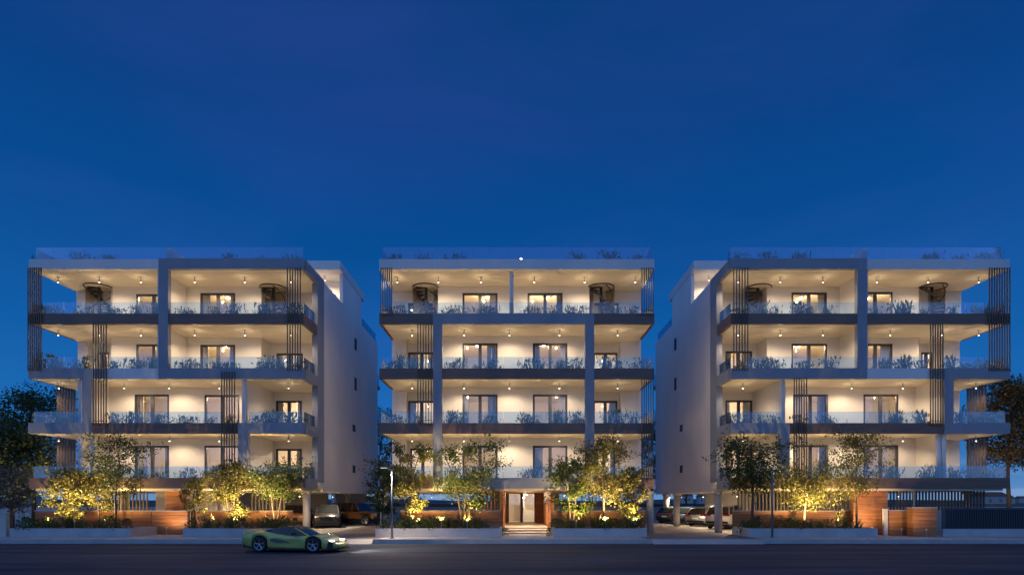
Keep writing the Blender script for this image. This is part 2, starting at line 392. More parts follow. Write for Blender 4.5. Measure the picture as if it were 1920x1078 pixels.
def building(cfg):
    X0, X1 = fx(cfg['L']), fx(cfg['R']); D = 18.7
    p = thing('apartment_building', cfg['label'], 'building', ((X0+X1)/2, D/2, .22))
    inset = .002
    for k, z in enumerate(LV):                                   # slabs: white soffit below, tiled floor above
        pbox('floor_slab' if k < 4 else 'roof_slab', p, X0+.05, X1-.05, .182, D-.2, z+.003, z+.26, 'soffit')
        pbox('balcony_floor' if k < 4 else 'roof_deck', p, X0+.06, X1-.06, .184, D-.21, z+.261, z+.30, 'tile')
    for (k, a, b, m) in cfg['bands']:
        pr = .05 if m == 'frame_grey' else 0.0
        pbox('edge_band' if k < 4 else 'parapet', p, fx(a)+.001, fx(b)-.001, -pr, .18, LV[k], LV[k]+BT-(.03 if k == 4 and m == 'white' else 0), m)
    for (k, m, y1, side) in cfg['returns']:                       # the bands turn the corner and run back along the side
        xs = X1 if side > 0 else X0
        pr = .05 if m == 'frame_grey' else 0.0
        a, b = (xs-.18, xs+pr) if side > 0 else (xs-pr, xs+.18)
        pbox('edge_band', p, a, b, .181, y1, LV[k]+.0015, LV[k]+BT-.002, m)
    for (a, b, z0, z1) in cfg['posts']: pbox('frame_post', p, fx(a), fx(b), -.05, .26, z0, z1, 'frame_grey')
    for (a, b, z0, z1) in cfg['cols']:
        MB().tube([(0, 0, 0), (0, 0, z1-z0)], (fx(b)-fx(a))/2, 14).build('column', 'white', p, (fx((a+b)/2), .35, z0), True)
    for (a, b, n, z0, z1) in cfg['slats']:
        xs = [fx(a+2+(b-a-4)*i/(n-1)) for i in range(n)]
        slat_row(p, xs, -.112, -.052, z0, z1, .05)
        pbox('slat_rail', p, xs[0]-.03, xs[-1]+.03, -.051, -.0505+.02, z0+.25, z0+.29, 'slat_brown')
    for (x, ya, yb, n, k) in cfg['side_slats']:
        ys = [ya+(yb-ya)*i/(n-1) for i in range(n)]
        slat_row(p, ys, x-.06, x+.06, LV[k]+BT+.003, LV[k+1]-.003, .05, 'y')
    # walls behind the balconies
    for k in range(1, 5):
        z0, z1 = LV[k-1]+.301, LV[k]+.001
        segs = cfg['walls'][k]
        for i, s in enumerate(segs):
            a, b, y, wins = s
            def bx(px, yy): return px if isinstance(px, float) else fx(px, yy)
            xa = X0+.07 if i == 0 else bx(a, min(y, segs[i-1][2])) + (0 if y < segs[i-1][2] else 0)
            xb = X1-.07 if i == len(segs)-1 else bx(b, min(y, segs[i+1][2]))
            wl = [(fx(c, y), fx(d, y), fz(e, y)) for c, d, e in wins]
            wall_seg(p, xa, xb, y, z0, z1, wl)
            if i:                                                 # return wall where the depth changes
                yp = segs[i-1][2]
                if abs(yp-y) > .05:
                    lo, hi = min(yp, y), max(yp, y)
                    if yp > y: pbox('return_wall', p, xa+.001, xa+.2, lo+.201, hi+.2, z0, z1, 'inner_wall')
                    else: pbox('return_wall', p, xa-.2, xa-.001, lo+.201, hi+.2, z0, z1, 'inner_wall')
            for (c, d, zt) in wl:
                room_lamp((c+d)/2+rng.uniform(-.4, .4), y+1.5, LV[k], 'round ceiling lamp behind the balcony doors of ' + cfg['short'], 'room lamps of ' + cfg['short'])
        for (x, y1) in cfg['parts'][k]: pbox('partition_wall', p, x[0], x[1], .186, y1, z0, z1, 'inner_wall')
        pbox('interior_wall', p, X0+.07, X1-.07, 8.2, 8.35, z0, z1, 'room')
        for x in cfg['inner'][k]: pbox('interior_wall', p, x-.06, x+.06, 5.0, 8.19, z0, z1, 'room')
    # outer side walls and rear wall
    sl, sr = cfg['side_l'], cfg['side_r']
    zt = LV[4]+BT-.05
    for xs, y0, sgn, m in ((X0, sl, 1, 'render_side'), (X1, sr, -1, 'render_side')):
        a, b = sorted((xs, xs+sgn*.22))
        if cfg.get('slots') == (-sgn):                            # side with narrow slot windows, cut as real openings
            mb = MB(); slots = []
            for (px, pt, pb, wd) in cfg['slot_list']:
                ys = abs(xs)*F_PX/abs(px-HX) - DIST
                slots.append((ys-wd/2, ys+wd/2, fz(pb, ys), fz(pt, ys)))
            ya = min(s[0] for s in slots)-.001; yb = max(s[1] for s in slots)+.001
            mb.box(a, b, y0, ya, LV[0]-.14, zt).box(a, b, yb, D, LV[0]-.14, zt)
            zc = LV[0]-.14
            for s in sorted(slots, key=lambda q: q[2]):
                mb.box(a, b, ya, yb, zc, s[2]); mb.box(a, b, ya, s[0], s[2], s[3]); mb.box(a, b, s[1], yb, s[2], s[3]); zc = s[3]
            mb.box(a, b, ya, yb, zc, zt); mb.build('side_wall', m, p)
            for s in slots: pbox('slot_window', p, (a+b)/2-.02+(.07 if sgn < 0 else -.07), (a+b)/2+.02+(.07 if sgn < 0 else -.07), s[0], s[1], s[2], s[3], 'slot_glass')
        else:
            pbox('side_wall', p, a, b, y0, D, LV[0]-.14, zt, m)
    pbox('rear_wall', p, X0+.221, X1-.221, D-.199, D, LV[0]-.14, zt, 'render_side')
    pbox('undercroft_soffit', p, X0+.23, X1-.23, .2, D-.21, LV[0]-.13, LV[0]-.002, 'soffit') if cfg.get('under') else None
    # glass rails
    for (k, a, b) in cfg['glass']:
        if k < 4: glass_run(p, fx(a)+.02, fx(b)-.02, .06, LV[k]+BT+.001, LV[k]+BT+.67)
        else: glass_run(p, fx(a), fx(b), .20, LV[4]+.302, LV[4]+BT+.74, maxlen=1.05)
    for (k, xs, ya, yb) in cfg['glass_side']: glass_run(p, ya, yb, xs, LV[k]+(BT+.001 if k < 4 else .302), LV[k]+BT+.67, 'y')
    for (px, py_, flip) in cfg['stairs']: spiral_stair(p, fx(px, py_), py_, LV[3]+.301, LV[4]+.0, flip, True)
    # lamps
    for k, pxs in cfg['lamps'].items():
        for px in pxs:
            ceiling_light(fx(px, 1.25), 1.25, LV[k]+.003, 'small ceiling spotlight over the %s balcony of %s' % (ORD[k], cfg['short']), '%s balcony spotlights of %s' % (ORD[k], cfg['short']), cfg.get('lamp_e', 188), *((0, 168) if px in (745, 773, 1158, 1191) else (15, 152)))
    return p
ORD = {1: 'first-floor', 2: 'second-floor', 3: 'third-floor', 4: 'top-floor'}
FG, DB, WH = 'frame_grey', 'dark_band', 'white'
S1, S2, S3 = 'the block behind the green car', 'the middle block', 'the block beside the metal gate'

# ---- middle block
w_side_l = lambda t: [(765, 818, t)]
mid = dict(L=711, R=1227, short=S2, label='white four-storey middle apartment block with grey portal frame and wood-lined street entrance', under=True,
    bands=[(4, 711, 1227, WH), (3, 711, 812, DB), (3, 812, 1114, FG), (3, 1114, 1227, DB), (2, 711, 812, DB), (2, 829, 1097, DB), (2, 1114, 1227, DB),
           (1, 711, 812, DB), (1, 829, 1097, DB), (1, 1114, 1227, DB), (0, 711, 812, DB), (0, 829, 1097, FG), (0, 1114, 1227, DB)],
    returns=[(k, DB if k < 4 else WH, 3.4, s) for k in range(5) for s in (-1, 1)],
    posts=[(812, 829, LV[0], LV[3]), (1097, 1114, LV[0], LV[3])], cols=[(955, 963, LV[3]+.3, LV[4])],
    slats=[(713, 737, 6, LV[3]+.5, LV[4]+.06), (1201, 1226, 6, LV[3]+.5, LV[4]+.06), (782, 811, 6, LV[1]+.5, LV[3]+.06), (1201, 1226, 6, LV[0]+.5, LV[2]+.06)],
    side_slats=[],
    walls={4: [(735, 821, 3.7, [(765, 817, 568)]), (821, 1105, 2.8, [(867, 933, 549), (989, 1055, 549)]), (1105, 1203, 3.7, [(1108, 1160, 568)])],
           3: [(732, 762, 3.76, []), (762, 820, 4.4, [(765, 816, 660)]), (820, 1104, 2.57, [(867, 933, 643), (999, 1064, 643)]), (1104, 1163, 4.4, [(1112, 1158, 661)]), (1163, 1203, 3.76, [])],
           2: [(732, 762, 3.76, []), (762, 820, 4.4, [(765, 816, 751)]), (820, 1104, 2.57, [(867, 933, 739), (999, 1064, 739)]), (1104, 1163, 4.4, [(1112, 1158, 751)]), (1163, 1203, 3.76, [])],
           1: [(732, 762, 3.76, []), (762, 820, 4.4, [(769, 816, 840)]), (820, 1104, 2.57, [(867, 933, 835), (999, 1064, 835)]), (1104, 1163, 4.4, [(1112, 1154, 840)]), (1163, 1203, 3.76, [])]},
    parts={k: [] for k in range(1, 5)}, inner={k: [fx(835, 5), fx(966, 5), fx(1095, 5)] for k in range(1, 5)},
    side_l=3.72, side_r=3.72,
    glass=[(4, 716, 1222), (3, 737, 812), (3, 812, 1114), (3, 1114, 1201), (2, 711, 812), (2, 829, 1097), (2, 1114, 1227), (1, 711, 812), (1, 829, 1097), (1, 1114, 1201), (0, 711, 812), (0, 829, 1097), (0, 1114, 1201)],
    glass_side=[(k, x, .2, 3.5) for k in range(4) for x in (fx(711)+.06, fx(1227)-.075)] + [(4, x, .25, 9) for x in (fx(716), fx(1222)-.014)],
    stairs=[(799, 3.0, 1), (1127, 3.0, -1)],
    lamps={4: [745, 822, 902, 1002, 1096, 1191], 3: [773, 870, 955, 1049, 1158], 2: [773, 870, 955, 1049, 1158], 1: [773, 870, 955, 1049, 1158]})
B2 = building(mid)

# ---- block behind the green car
XP1 = -20.55
left = dict(L=54, R=570, short=S1, label='white four-storey apartment block behind the green car with stepped grey box frames', under=True,
    bands=[(4, 54, 298, WH), (4, 298, 570, FG), (3, 54, 298, DB), (3, 316, 570, DB), (2, 54, 172, FG), (2, 172, 298, WH), (2, 298, 570, FG),
           (1, 54, 172, FG), (1, 172, 447, DB), (1, 447, 570, FG), (0, 54, 570, DB)],
    returns=[(4, FG, 2.28, 1), (3, DB, 2.28, 1), (2, FG, 2.28, 1), (1, FG, 2.28, 1), (0, FG, 2.28, 1), (4, WH, 3.6, -1), (3, DB, 3.6, -1), (2, FG, 3.6, -1), (1, FG, 3.6, -1), (0, DB, 3.6, -1)],
    posts=[(298, 316, LV[2]+BT, LV[4]), (298, 316, LV[3]-.0, LV[3]+.0001), (155, 172, LV[1]+BT, LV[2]), (447, 466, LV[0]+BT, LV[1])],
    cols=[(452, 459, LV[1]+.3, LV[2]), (162, 169, LV[0]+.3, LV[1])],
    slats=[(53, 81, 7, LV[2]+.45, LV[4]+.06), (538, 566, 6, LV[2]+.45, LV[4]+.06), (175, 203, 6, LV[1]+.45, LV[3]+.06), (415, 443, 6, LV[0]+.45, LV[2]+.4)],
    side_slats=[(fx(54)+.1, 2.1, 3.5, 7, 0), (fx(54)+.1, 2.1, 3.5, 7, 1)],
    walls={4: [(137, 208, 3.7, []), (208, XP1-.2, 2.95, [(255, 320, 551)]), (XP1-.2, 490, 2.9, [(375, 441, 549)]), (490, 598, 4.0, [])],
           3: [(137, 165, 3.9, []), (165, 208, 4.4, [(182, 204, 660)]), (208, XP1-.2, 2.9, [(255, 320, 645)]), (XP1-.2, 490, 2.91, [(375, 441, 646)]), (490, 598, 4.4, [(518, 568, 662)])],
           2: [(128, -25.35, 3.9, []), (-25.35, -15.85, 2.6, [(252, 317, 739), (383, 449, 740)]), (-15.85, 598, 4.5, [(517, 566, 751)])],
           1: [(128, -25.35, 3.9, []), (-25.35, -15.85, 2.6, [(252, 317, 835), (383, 449, 835)]), (-15.85, 598, 4.5, [(517, 566, 841)])]},
    parts={4: [((XP1-.2, XP1), 2.89)], 3: [((XP1-.2, XP1), 2.89)], 2: [((-15.85, -15.65), 4.49), ((-25.35, -25.15), 2.59)], 1: [((-15.85, -15.65), 4.49), ((-25.35, -25.15), 2.59)]},
    inner={k: [fx(215, 5), fx(345, 5), fx(480, 5)] for k in range(1, 5)},
    side_l=3.92, side_r=3.5, slots=1, slot_list=[(667, 634, 657, .75), (667, 708, 732, .75), (664, 796, 809, .85), (664, 872, 886, .85)],
    glass=[(4, 62, 566), (3, 81, 298), (3, 316, 538), (3, 538, 568), (2, 81, 155), (2, 204, 298), (2, 316, 568), (1, 62, 155), (1, 204, 415), (1, 466, 568), (0, 62, 415), (0, 466, 568)],
    glass_side=[(k, fx(54)+.06, .2, 3.5) for k in range(4)] + [(k, fx(570)-.075, .2, 2.2) for k in range(4)] + [(4, fx(62), .25, 10), (4, fx(570)-.1, 13.6, 18.5)],
    stairs=[(186, 2.95, 1), (513, 3.1, -1)],
    lamps={4: [109, 186, 264, 365, 459, 545], 3: [109, 186, 264, 365, 459, 545], 2: [110, 233, 317, 411, 541], 1: [110, 233, 318, 411, 541]})
left['posts'] = [q for q in left['posts'] if q[3]-q[2] > .01]
B1 = building(left)

# ---- block beside the metal gate
XP3 = 20.26
right = dict(L=1370, R=1893, short=S3, label='white four-storey apartment block beside the metal gate with wide slatted corner screen', under=True,
    bands=[(4, 1370, 1625, FG), (4, 1625, 1893, WH), (3, 1370, 1607, DB), (3, 1625, 1893, DB), (2, 1370, 1625, FG), (2, 1625, 1770, WH), (2, 1770, 1893, FG),
           (1, 1370, 1480, FG), (1, 1480, 1770, DB), (1, 1770, 1893, FG), (0, 1370, 1893, DB)],
    returns=[(4, FG, 2.28, -1), (3, DB, 2.28, -1), (2, FG, 2.28, -1), (1, FG, 2.28, -1), (0, FG, 2.28, -1), (4, WH, 3.6, 1), (3, DB, 3.6, 1), (2, FG, 3.6, 1), (1, FG, 3.6, 1), (0, DB, 3.6, 1)],
    posts=[(1607, 1625, LV[2]+BT, LV[4]), (1770, 1787, LV[1]+BT, LV[2]), (1462, 1480, LV[0]+BT, LV[1])],
    cols=[(1469, 1477, LV[1]+.3, LV[2]), (1762, 1772, LV[0]+.3, LV[1])],
    slats=[(1373, 1403, 6, LV[2]+.45, LV[4]+.06), (1851, 1893, 9, LV[2]+.45, LV[4]+.06), (1741, 1768, 6, LV[1]+.45, LV[3]+.06), (1486, 1513, 6, LV[0]+.45, LV[2]+.06)],
    side_slats=[(fx(1893)-.1, 1.7, 3.1, 7, 0), (fx(1893)-.1, 1.7, 3.1, 7, 1)],
    walls={4: [(1336, 1438, 4.0, []), (1438, XP3+.2, 2.9, [(1484, 1551, 548)]), (XP3+.2, 1723, 2.95, [(1610, 1674, 547)]), (1723, 1805, 3.7, [])],
           3: [(1336, 1438, 4.4, [(1360, 1411, 658)]), (1438, XP3+.2, 2.9, [(1484, 1551, 644)]), (XP3+.2, 1723, 2.91, [(1610, 1674, 644)]), (1723, 1770, 4.4, [(1727, 1748, 660)]), (1770, 1805, 3.9, [])],
           2: [(1336, 15.66, 4.5, [(1360, 1411, 750)]), (15.66, 25.0, 2.6, [(1487, 1553, 739), (1619, 1685, 739)]), (25.0, 1806, 3.9, [])],
           1: [(1336, 15.66, 4.5, [(1360, 1411, 840)]), (15.66, 25.0, 2.6, [(1487, 1553, 834), (1619, 1685, 834)]), (25.0, 1806, 3.9, [])]},
    parts={4: [((XP3, XP3+.2), 2.89)], 3: [((XP3, XP3+.2), 2.89)], 2: [((15.46, 15.66), 4.49), ((24.8, 25.0), 2.59)], 1: [((15.46, 15.66), 4.49), ((24.8, 25.0), 2.59)]},
    inner={k: [fx(1445, 5), fx(1580, 5), fx(1715, 5)] for k in range(1, 5)},
    side_l=3.5, side_r=3.92, slots=-1, slot_list=[(1266, 634, 657, .75), (1266, 708, 732, .75), (1277, 796, 809, .85), (1277, 872, 886, .85)],
    glass=[(4, 1372, 1884), (3, 1372, 1403), (3, 1403, 1607), (3, 1625, 1851), (2, 1403, 1607), (2, 1625, 1741), (2, 1770, 1851), (1, 1372, 1469), (1, 1513, 1741), (1, 1787, 1886), (0, 1372, 1462), (0, 1513, 1886)],
    glass_side=[(k, fx(1370)+.06, .2, 2.2) for k in range(4)] + [(k, fx(1893)-.075, .2, 3.5) for k in range(4)] + [(4, fx(1884)-.014, .25, 10), (4, fx(1370)+.1, 13.6, 18.5)],
    stairs=[(1421, 3.1, 1), (1747, 2.95, -1)],
    lamps={4: [1384, 1463, 1543, 1644, 1740, 1835], 3: [1384, 1463, 1543, 1669, 1766, 1835], 2: [1393, 1508, 1597, 1693, 1830], 1: [1393, 1508, 1597, 1693, 1830]})
B3 = building(right)

# corner pilasters, stair houses on the roofs, dividing walls of the roof terraces, rear balconies
for P, xs, s in ((B1, fx(570), 1), (B3, fx(1370), -1)):
    a, b = sorted((xs-s*.30, xs+s*.06))
    pbox('corner_pilaster', P, a, b, 2.281, 3.499, LV[0]+.45, LV[4]+BT, FG)
    sh = 'stair_house'
    x_in = xs - s*4.6; zt = LV[4]+BT-.05
    a, b = sorted((xs-.0*s, xs-s*.22)); pbox('stair_house_wall', P, a+.0, b, 7.9, 13.0, zt+.001, 18.22, 'render_side')
    a, b = sorted((xs-s*.221, x_in)); pbox('stair_house_wall', P, a, b, 9.4, 9.6, LV[4]+.301, 18.22, WH)
    a, b = sorted((x_in, x_in-s*.2)); pbox('stair_house_wall', P, a, b, 7.9, 13, LV[4]+.301, 18.22, 'render_side')
    a, b = sorted((xs+s*.03, x_in-s*.25)); pbox('stair_house_roof', P, a, b, 7.1, 13.9, 18.221, 18.83, WH)
    ceiling_light(xs-s*1.4, 8.35, 18.221, 'small spotlight under the stair house roof of ' + (S1 if s > 0 else S3), 'stair house spotlights', 170)
    ceiling_light(xs-s*3.4, 8.35, 18.221, 'small spotlight under the stair house roof of ' + (S1 if s > 0 else S3), 'stair house spotlights', 170)
    for k in range(0, 4):                                          # rear balconies that look out past the side wall
        a, b = sorted((xs-s*.3, xs-s*6)); pbox('rear_balcony', P, a, b, 18.702, 21, LV[k], LV[k]+.3, DB if k % 2 else FG)
        pbox('glass_panel', P, xs-s*.34-.007, xs-s*.34+.007, 18.75, 20.95, LV[k]+.301, LV[k]+1.25, 'rail_glass')
for P, px, s in ((B1, 316, -1), (B3, 1622, 1)):
    x = fx(px, .4); pbox('terrace_divider', P, x-.12, x+.12, .4, 9.3, LV[4]+.302, fz(464, .4), WH)
t = thing('terrace_lamp', 'bright white globe lamp on the roof terrace edge of the middle block', 'lamp', (fx(977, .4), .4, LV[4]+.302))
MB().tube([(0, 0, 0), (0, 0, .30)], .03, 8).build('lamp_stem', 'lamp_body', t, t.location)
MB().lathe([(.02, .30), (.07, .33), (.09, .39), (.07, .45), (0, .48)], seg=12).build('lamp_globe', 'bulb_white', t, t.location, True)
light(t, t.location + Vector((0, -.15, .55)), 'POINT', 8, (1, .85, .75), rad=.08)

# ---- undercrofts: round columns, core walls, soffit lamps
def undercroft(P, pos, core, lamps, short):
    for (x, y, r) in pos:
        MB().tube([(0, 0, 0), (0, 0, LV[0]-.14-.221)], r, 18).build('pilotis_column', 'pale_concrete', P, (x, y, .221), True)
        MB().lathe([(r, 0), (r+.07, .0), (r+.07, .16), (r, .16)], seg=18).build('column_collar', 'pale_concrete', P, (x, y, LV[0]-.31))
    for (a, b, y0, y1) in core: pbox('core_wall', P, a, b, y0, y1, .221, LV[0]-.135, 'inner_wall')
    for (x, y, e) in lamps:
        ceiling_light(x, y, LV[0]-.13, 'small spotlight on the parking ceiling under ' + short, 'parking ceiling lights under ' + short, e, 0, 165)
X1 = fx(570)
undercroft(B1, [(fx(575, 1.3), 1.3, .22), (fx(650, 14.5), 14.5, .2), (fx(575, 1.3)-7.5, 6, .22), (fx(575, 1.3)-12, 3, .22), (-27.3, 2, .2)],
           [(-27.2, -15.6, 15.5, 15.7), (-15.6, -12.9, 17.6, 17.8), (-24, -20, 5.5, 9)], [(X1-1.4, 3.2, 420), (X1-1.2, 9.5, 520), (X1-6, 7, 380), (X1-1.5, 14.5, 380), (-21, 3.2, 180), (-25.5, 3.2, 180)], S1)
X0 = fx(1370)
undercroft(B3, [(fx(1347, 2.6)+.0, 2.6, .24), (fx(1249, 17.8), 17.8, .25), (fx(1269, 12.4), 12.4, .25), (21.5, 6, .22), (27.6, 2, .2)],
           [(16.4, 27, 15.5, 15.7), (15.8, 16.4, 6.5, 15.5), (19, 24, 6.5, 9)], [(X0+1.6, 3.4, 420), (X0+1.2, 9.0, 460), (X0+1.0, 14.0, 400), (X0+1.0, 17.6, 300), (18.5, 3.0, 190), (24, 3.0, 90)], S3)

undercroft(B2, [(fx(719, 1.5), 1.5, .2), (fx(1219, 1.5), 1.5, .2), (-7.2, 9, .2), (7.4, 9, .2)], [], [(-6.4, 4.5, 260), (6.6, 4.5, 260), (-6.4, 11.5, 260), (6.6, 11.5, 260)], S2)

# ---- street entrance of the middle block
def planks_on(P, x0, x1, y0, y1, z0, z1, axis='x', h=.225, piece=2.3, th=.022, sides=(-1,)):
    """horizontal timber boards, each one a part, on a core that stays behind them"""
    n = max(1, round((z1-z0)/h)); hh = (z1-z0)/n
    for s in sides:
        for r in range(n):
            L = (x1-x0) if axis == 'x' else (y1-y0)
            u = 0.0; first = rng.uniform(.5, 1)*piece
            while u < L-.05:
                le = min(first if u == 0 else piece, L-u)
                if L-u-le < .3: le = L-u
                zz0, zz1 = z0+r*hh+.006, z0+(r+1)*hh-.006; d = th + rng.uniform(-.004, .005)
                if axis == 'x':
                    yy = (y0-d, y0-.0005) if s < 0 else (y1+.0005, y1+d)
                    pbox('plank', P, x0+u+.003, x0+u+le-.003, yy[0], yy[1], zz0, zz1, 'wood')
                else:
                    xx = (x0-d, x0-.0005) if s < 0 else (x1+.0005, x1+d)
                    pbox('plank', P, xx[0], xx[1], y0+u+.003, y0+u+le-.003, zz0, zz1, 'wood')
                u += le
mat('wood_core', (.10, .05, .03), .8)
PX0, PX1, PY0, PY1 = fx(943, 1.0), fx(1033, 1.0), .9, 10.9
zE = LV[0]-.004
wl_ = thing('entrance_portal', 'deep wood-lined entrance portal of the middle block with glass double door', 'entrance', ((PX0+PX1)/2, PY0, .22))
for a, b, s in ((PX0-.16, PX0, 1), (PX1, PX1+.16, -1)):
    pbox('portal_wall', wl_, a, b, PY0, PY1, .221, zE, 'wood_core')
    planks_on(wl_, a, b, PY0+.0, PY1-.21, .5, zE, 'y', sides=(s,), piece=2.6, h=.24)
    planks_on(wl_, a-.02, b+.02, PY0, PY1, .23, zE, 'x', sides=(-1,), h=.24)
dL, dR = fx(952, PY1), fx(1004, PY1); dz0, dz1 = .53, fz(922.5, PY1)
for a, b in ((PX0+.001, dL-.003), (dR+.003, PX1-.001)):
    pbox('portal_back_wall', wl_, a, b, PY1-.1, PY1, .4, zE, 'wood_core'); planks_on(wl_, a, b, PY1-.1, PY1, .51, zE, 'x', h=.24)
pbox('door_lintel', wl_, dL-.002, dR+.002, PY1-.1, PY1, dz1+.003, zE, 'alu')
fr = MB(); fr.box(dL, dL+.09, 0, .1, 0, dz1-dz0).box(dR-.09, dR, 0, .1, 0, dz1-dz0).box(dL+.09, dR-.09, 0, .1, dz1-dz0-.09, dz1-dz0).box(dL+.09, dR-.09, 0, .1, 0, .05)
do = fr.build('double_door', 'alu', wl_, (0, PY1-.09, dz0))
mx_ = (dL+dR)/2
pbox('meeting_stile', do, mx_-.1, mx_+.1, PY1-.085, PY1+.005, dz0+.05, dz1-.09, 'alu')
for a, b in ((dL+.09, mx_-.1), (mx_+.1, dR-.09)): pbox('pane', do, a, b, PY1-.05, PY1-.04, dz0+.05, dz1-.09, 'window_glass')
for s in (-1, 1): MB().tube([(mx_+s*.15, PY1-.16, dz0+.75), (mx_+s*.15, PY1-.16, dz0+1.5)], .02, 8).build('door_handle', 'steel', do, (0, 0, 0))
# steps and floor of the portal
for i, (y0, y1, zt) in enumerate(((PY0+.2, PY0+1.4, .30), (PY0+1.4, PY0+2.6, .40), (PY0+2.6, PY1+.3, .50))):
    pbox('step', wl_, PX0+.03, PX1-.03, y0, y1, .221, zt, 'pale_concrete')
pbox('intercom', wl_, PX1-.085, PX1-.03, PY0+1.2, PY0+1.42, 1.45, 1.85, 'clear_lens')
ceiling_light(fx(988, 5), 5.0, zE, 'small spotlight in the ceiling of the wood-lined entrance portal', 'entrance spotlights', 420, 0)
ceiling_light(fx(988, 2.2), 2.2, zE, 'small spotlight in the ceiling of the wood-lined entrance portal', 'entrance spotlights', 330, 0)
# lobby behind the door with the white balustrade of the stair
for a in ((PX0-1.2, PX0-1.0, PY1+.01, 15.2), (PX1+1.0, PX1+1.2, PY1+.01, 15.2), (PX0-1.2, PX1+1.2, 15.2, 15.4)): pbox('lobby_wall', wl_, a[0], a[1], a[2], a[3], .4, zE, 'room')
pbox('lobby_wall', wl_, PX0-1.0, PX0-.161, PY1+.01, PY1+.12, .4, zE, 'room'); pbox('lobby_wall', wl_, PX1+.161, PX1+1.0, PY1+.01, PY1+.12, .4, zE, 'room')
pbox('lobby_floor', wl_, PX0-.99, PX1+.99, PY1+.31, 15.19, .3, .498, 'tile')
link('stair_balustrade', pyd('stair_balustrade', [(mx_+.05, 13.2, .5), (mx_+1.5, 13.2, .5), (mx_+1.5, 13.2, 1.3), (mx_+.35, 13.2, 1.5), (mx_+.05, 13.2, 2.7),
     (mx_+.05, 13.3, .5), (mx_+1.5, 13.3, .5), (mx_+1.5, 13.3, 1.3), (mx_+.35, 13.3, 1.5), (mx_+.05, 13.3, 2.7)],
     [(0, 1, 2, 3, 4), (9, 8, 7, 6, 5), (0, 5, 6, 1), (1, 6, 7, 2), (2, 7, 8, 3), (3, 8, 9, 4), (4, 9, 5, 0)], 'white'), wl_, (0, 0, 0))
room_lamp(mx_+.3, 12.4, zE, 'round ceiling lamp inside the entrance lobby', None, 240)

# ================================================================== GARDEN WALLS, FENCES, PLANTERS
ZP, ZW = .22, 1.57
def garden_wall(label, x0, x1, y, ztop, slats=None, th=.22, coping=True, sides=(-1,)):
    t = thing('garden_wall', label, 'wall', ((x0+x1)/2, y, ZP), 'timber-clad garden walls')
    pbox('wall_core', t, x0+.002, x1-.002, y, y+th, ZP+.001, ztop, 'wood_core')
    planks_on(t, x0, x1, y, y+th, ZP+.005, ztop, 'x', sides=sides)
    for xs, s in ((x0, -1), (x1, 1)):
        planks_on(t, x0+.002, x1-.002, y+.001, y+th-.001, ZP+.005, ztop, 'y', sides=(s,))
    if coping: pbox('coping', t, x0-.03, x1+.03, y-.04, y+th+.03, ztop+.001, ztop+.045, 'pale_concrete')
    if slats:
        a, b, z1, m = slats; n = int((b-a)/.21); 
        for i in range(n): pbox('fence_slat', t, a+.21*i+.02, a+.21*i+.075, y+.07, y+.17, ztop+.046, z1, m)
    return t
zs = LV[0]-.15
garden_wall('long low timber-clad wall with slat fence behind the planter of leafy lit trees by the beige wall', fx(66, 1.2), fx(284, 1.2), 1.2, ZW, (fx(160, 1.2), fx(283, 1.2), LV[0]-.003, 'slat_brown'))
garden_wall('timber-clad wall block at the side path of the block behind the green car', fx(285, .5), fx(352, .5), .5, ZW, None)
garden_wall('tall timber-clad pier under the corner of the block behind the green car', fx(311, 1.6), fx(346, 1.6), 1.6, LV[0]-.004, None, coping=False)
garden_wall('low timber-clad wall with slat fence beside the parked grey off-roader', fx(358, .8), fx(546, .8), .8, ZW, (fx(470, .8), fx(542, .8), LV[0]-.02, 'slat_brown'))
garden_wall('low timber-clad wall between the brown parked off-roader and the wood-lined entrance', fx(752, .9), PX0-.165, .9, ZW, (fx(886, .9), PX0-.2, LV[0]-.003, 'wood'))
garden_wall('low timber-clad wall between the wood-lined entrance and the row of angled cars', PX1+.165, fx(1210, .9), .9, ZW, (fx(1090, .9), fx(1190, .9), LV[0]-.003, 'slat_brown'))
garden_wall('long low timber-clad wall with pale slat fence beside the white car', fx(1376, .9), fx(1598, .9), .9, ZW, (fx(1384, .9), fx(1597, .9), LV[0]-.003, 'slat_brown'))
garden_wall('tall timber-clad wall beside the pale gate post', fx(1600, .3), fx(1664, .3), .3, LV[0]-.004, None, coping=False)
garden_wall('low timber-clad wall block between the pale post and the gate pier', fx(1667, -.6), fx(1708, -.6), -.6, fz(957, -.6), None)
garden_wall('timber-clad gate pier beside the dark metal gate', fx(1712, -1.6), fx(1756, -1.6), -1.6, fz(952, -1.6), None, th=.5)
t = thing('gate_post', 'slim pale concrete post between the tall timber wall and the low block', 'post', (fx(1661, -.7), -.6, ZP))
pbox('post_shaft', t, fx(1658, -.7), fx(1664.5, -.7), -.72, -.52, ZP, fz(955, -.7), 'pale_concrete'); pbox('post_cap', t, fx(1657.4, -.7), fx(1665.1, -.7), -.74, -.5, fz(955, -.7)+.001, fz(953.5, -.7)+.01, 'pale_concrete')
# slat screen under the balcony by the gate
t = thing('slat_screen', 'tall dark slat screen below the balcony behind the metal gate', 'screen', (fx(1760, .8), .8, ZP))
pbox('sill_wall', t, fx(1668, .8), fx(1856, .8), .75, .95, ZP+.001, 1.62, 'pale_concrete')
n = int((fx(1856, .8)-fx(1670, .8))/.19)
for i in range(n):
    x = fx(1670, .8)+.19*i; pbox('fence_slat', t, x, x+.055, .8, .9, 1.621, LV[0]-.003, 'slat_brown')
pbox('screen_post', t, fx(1711, .8), fx(1714, .8), .7, .76, 1.621, LV[0]-.003, 'pale_concrete')
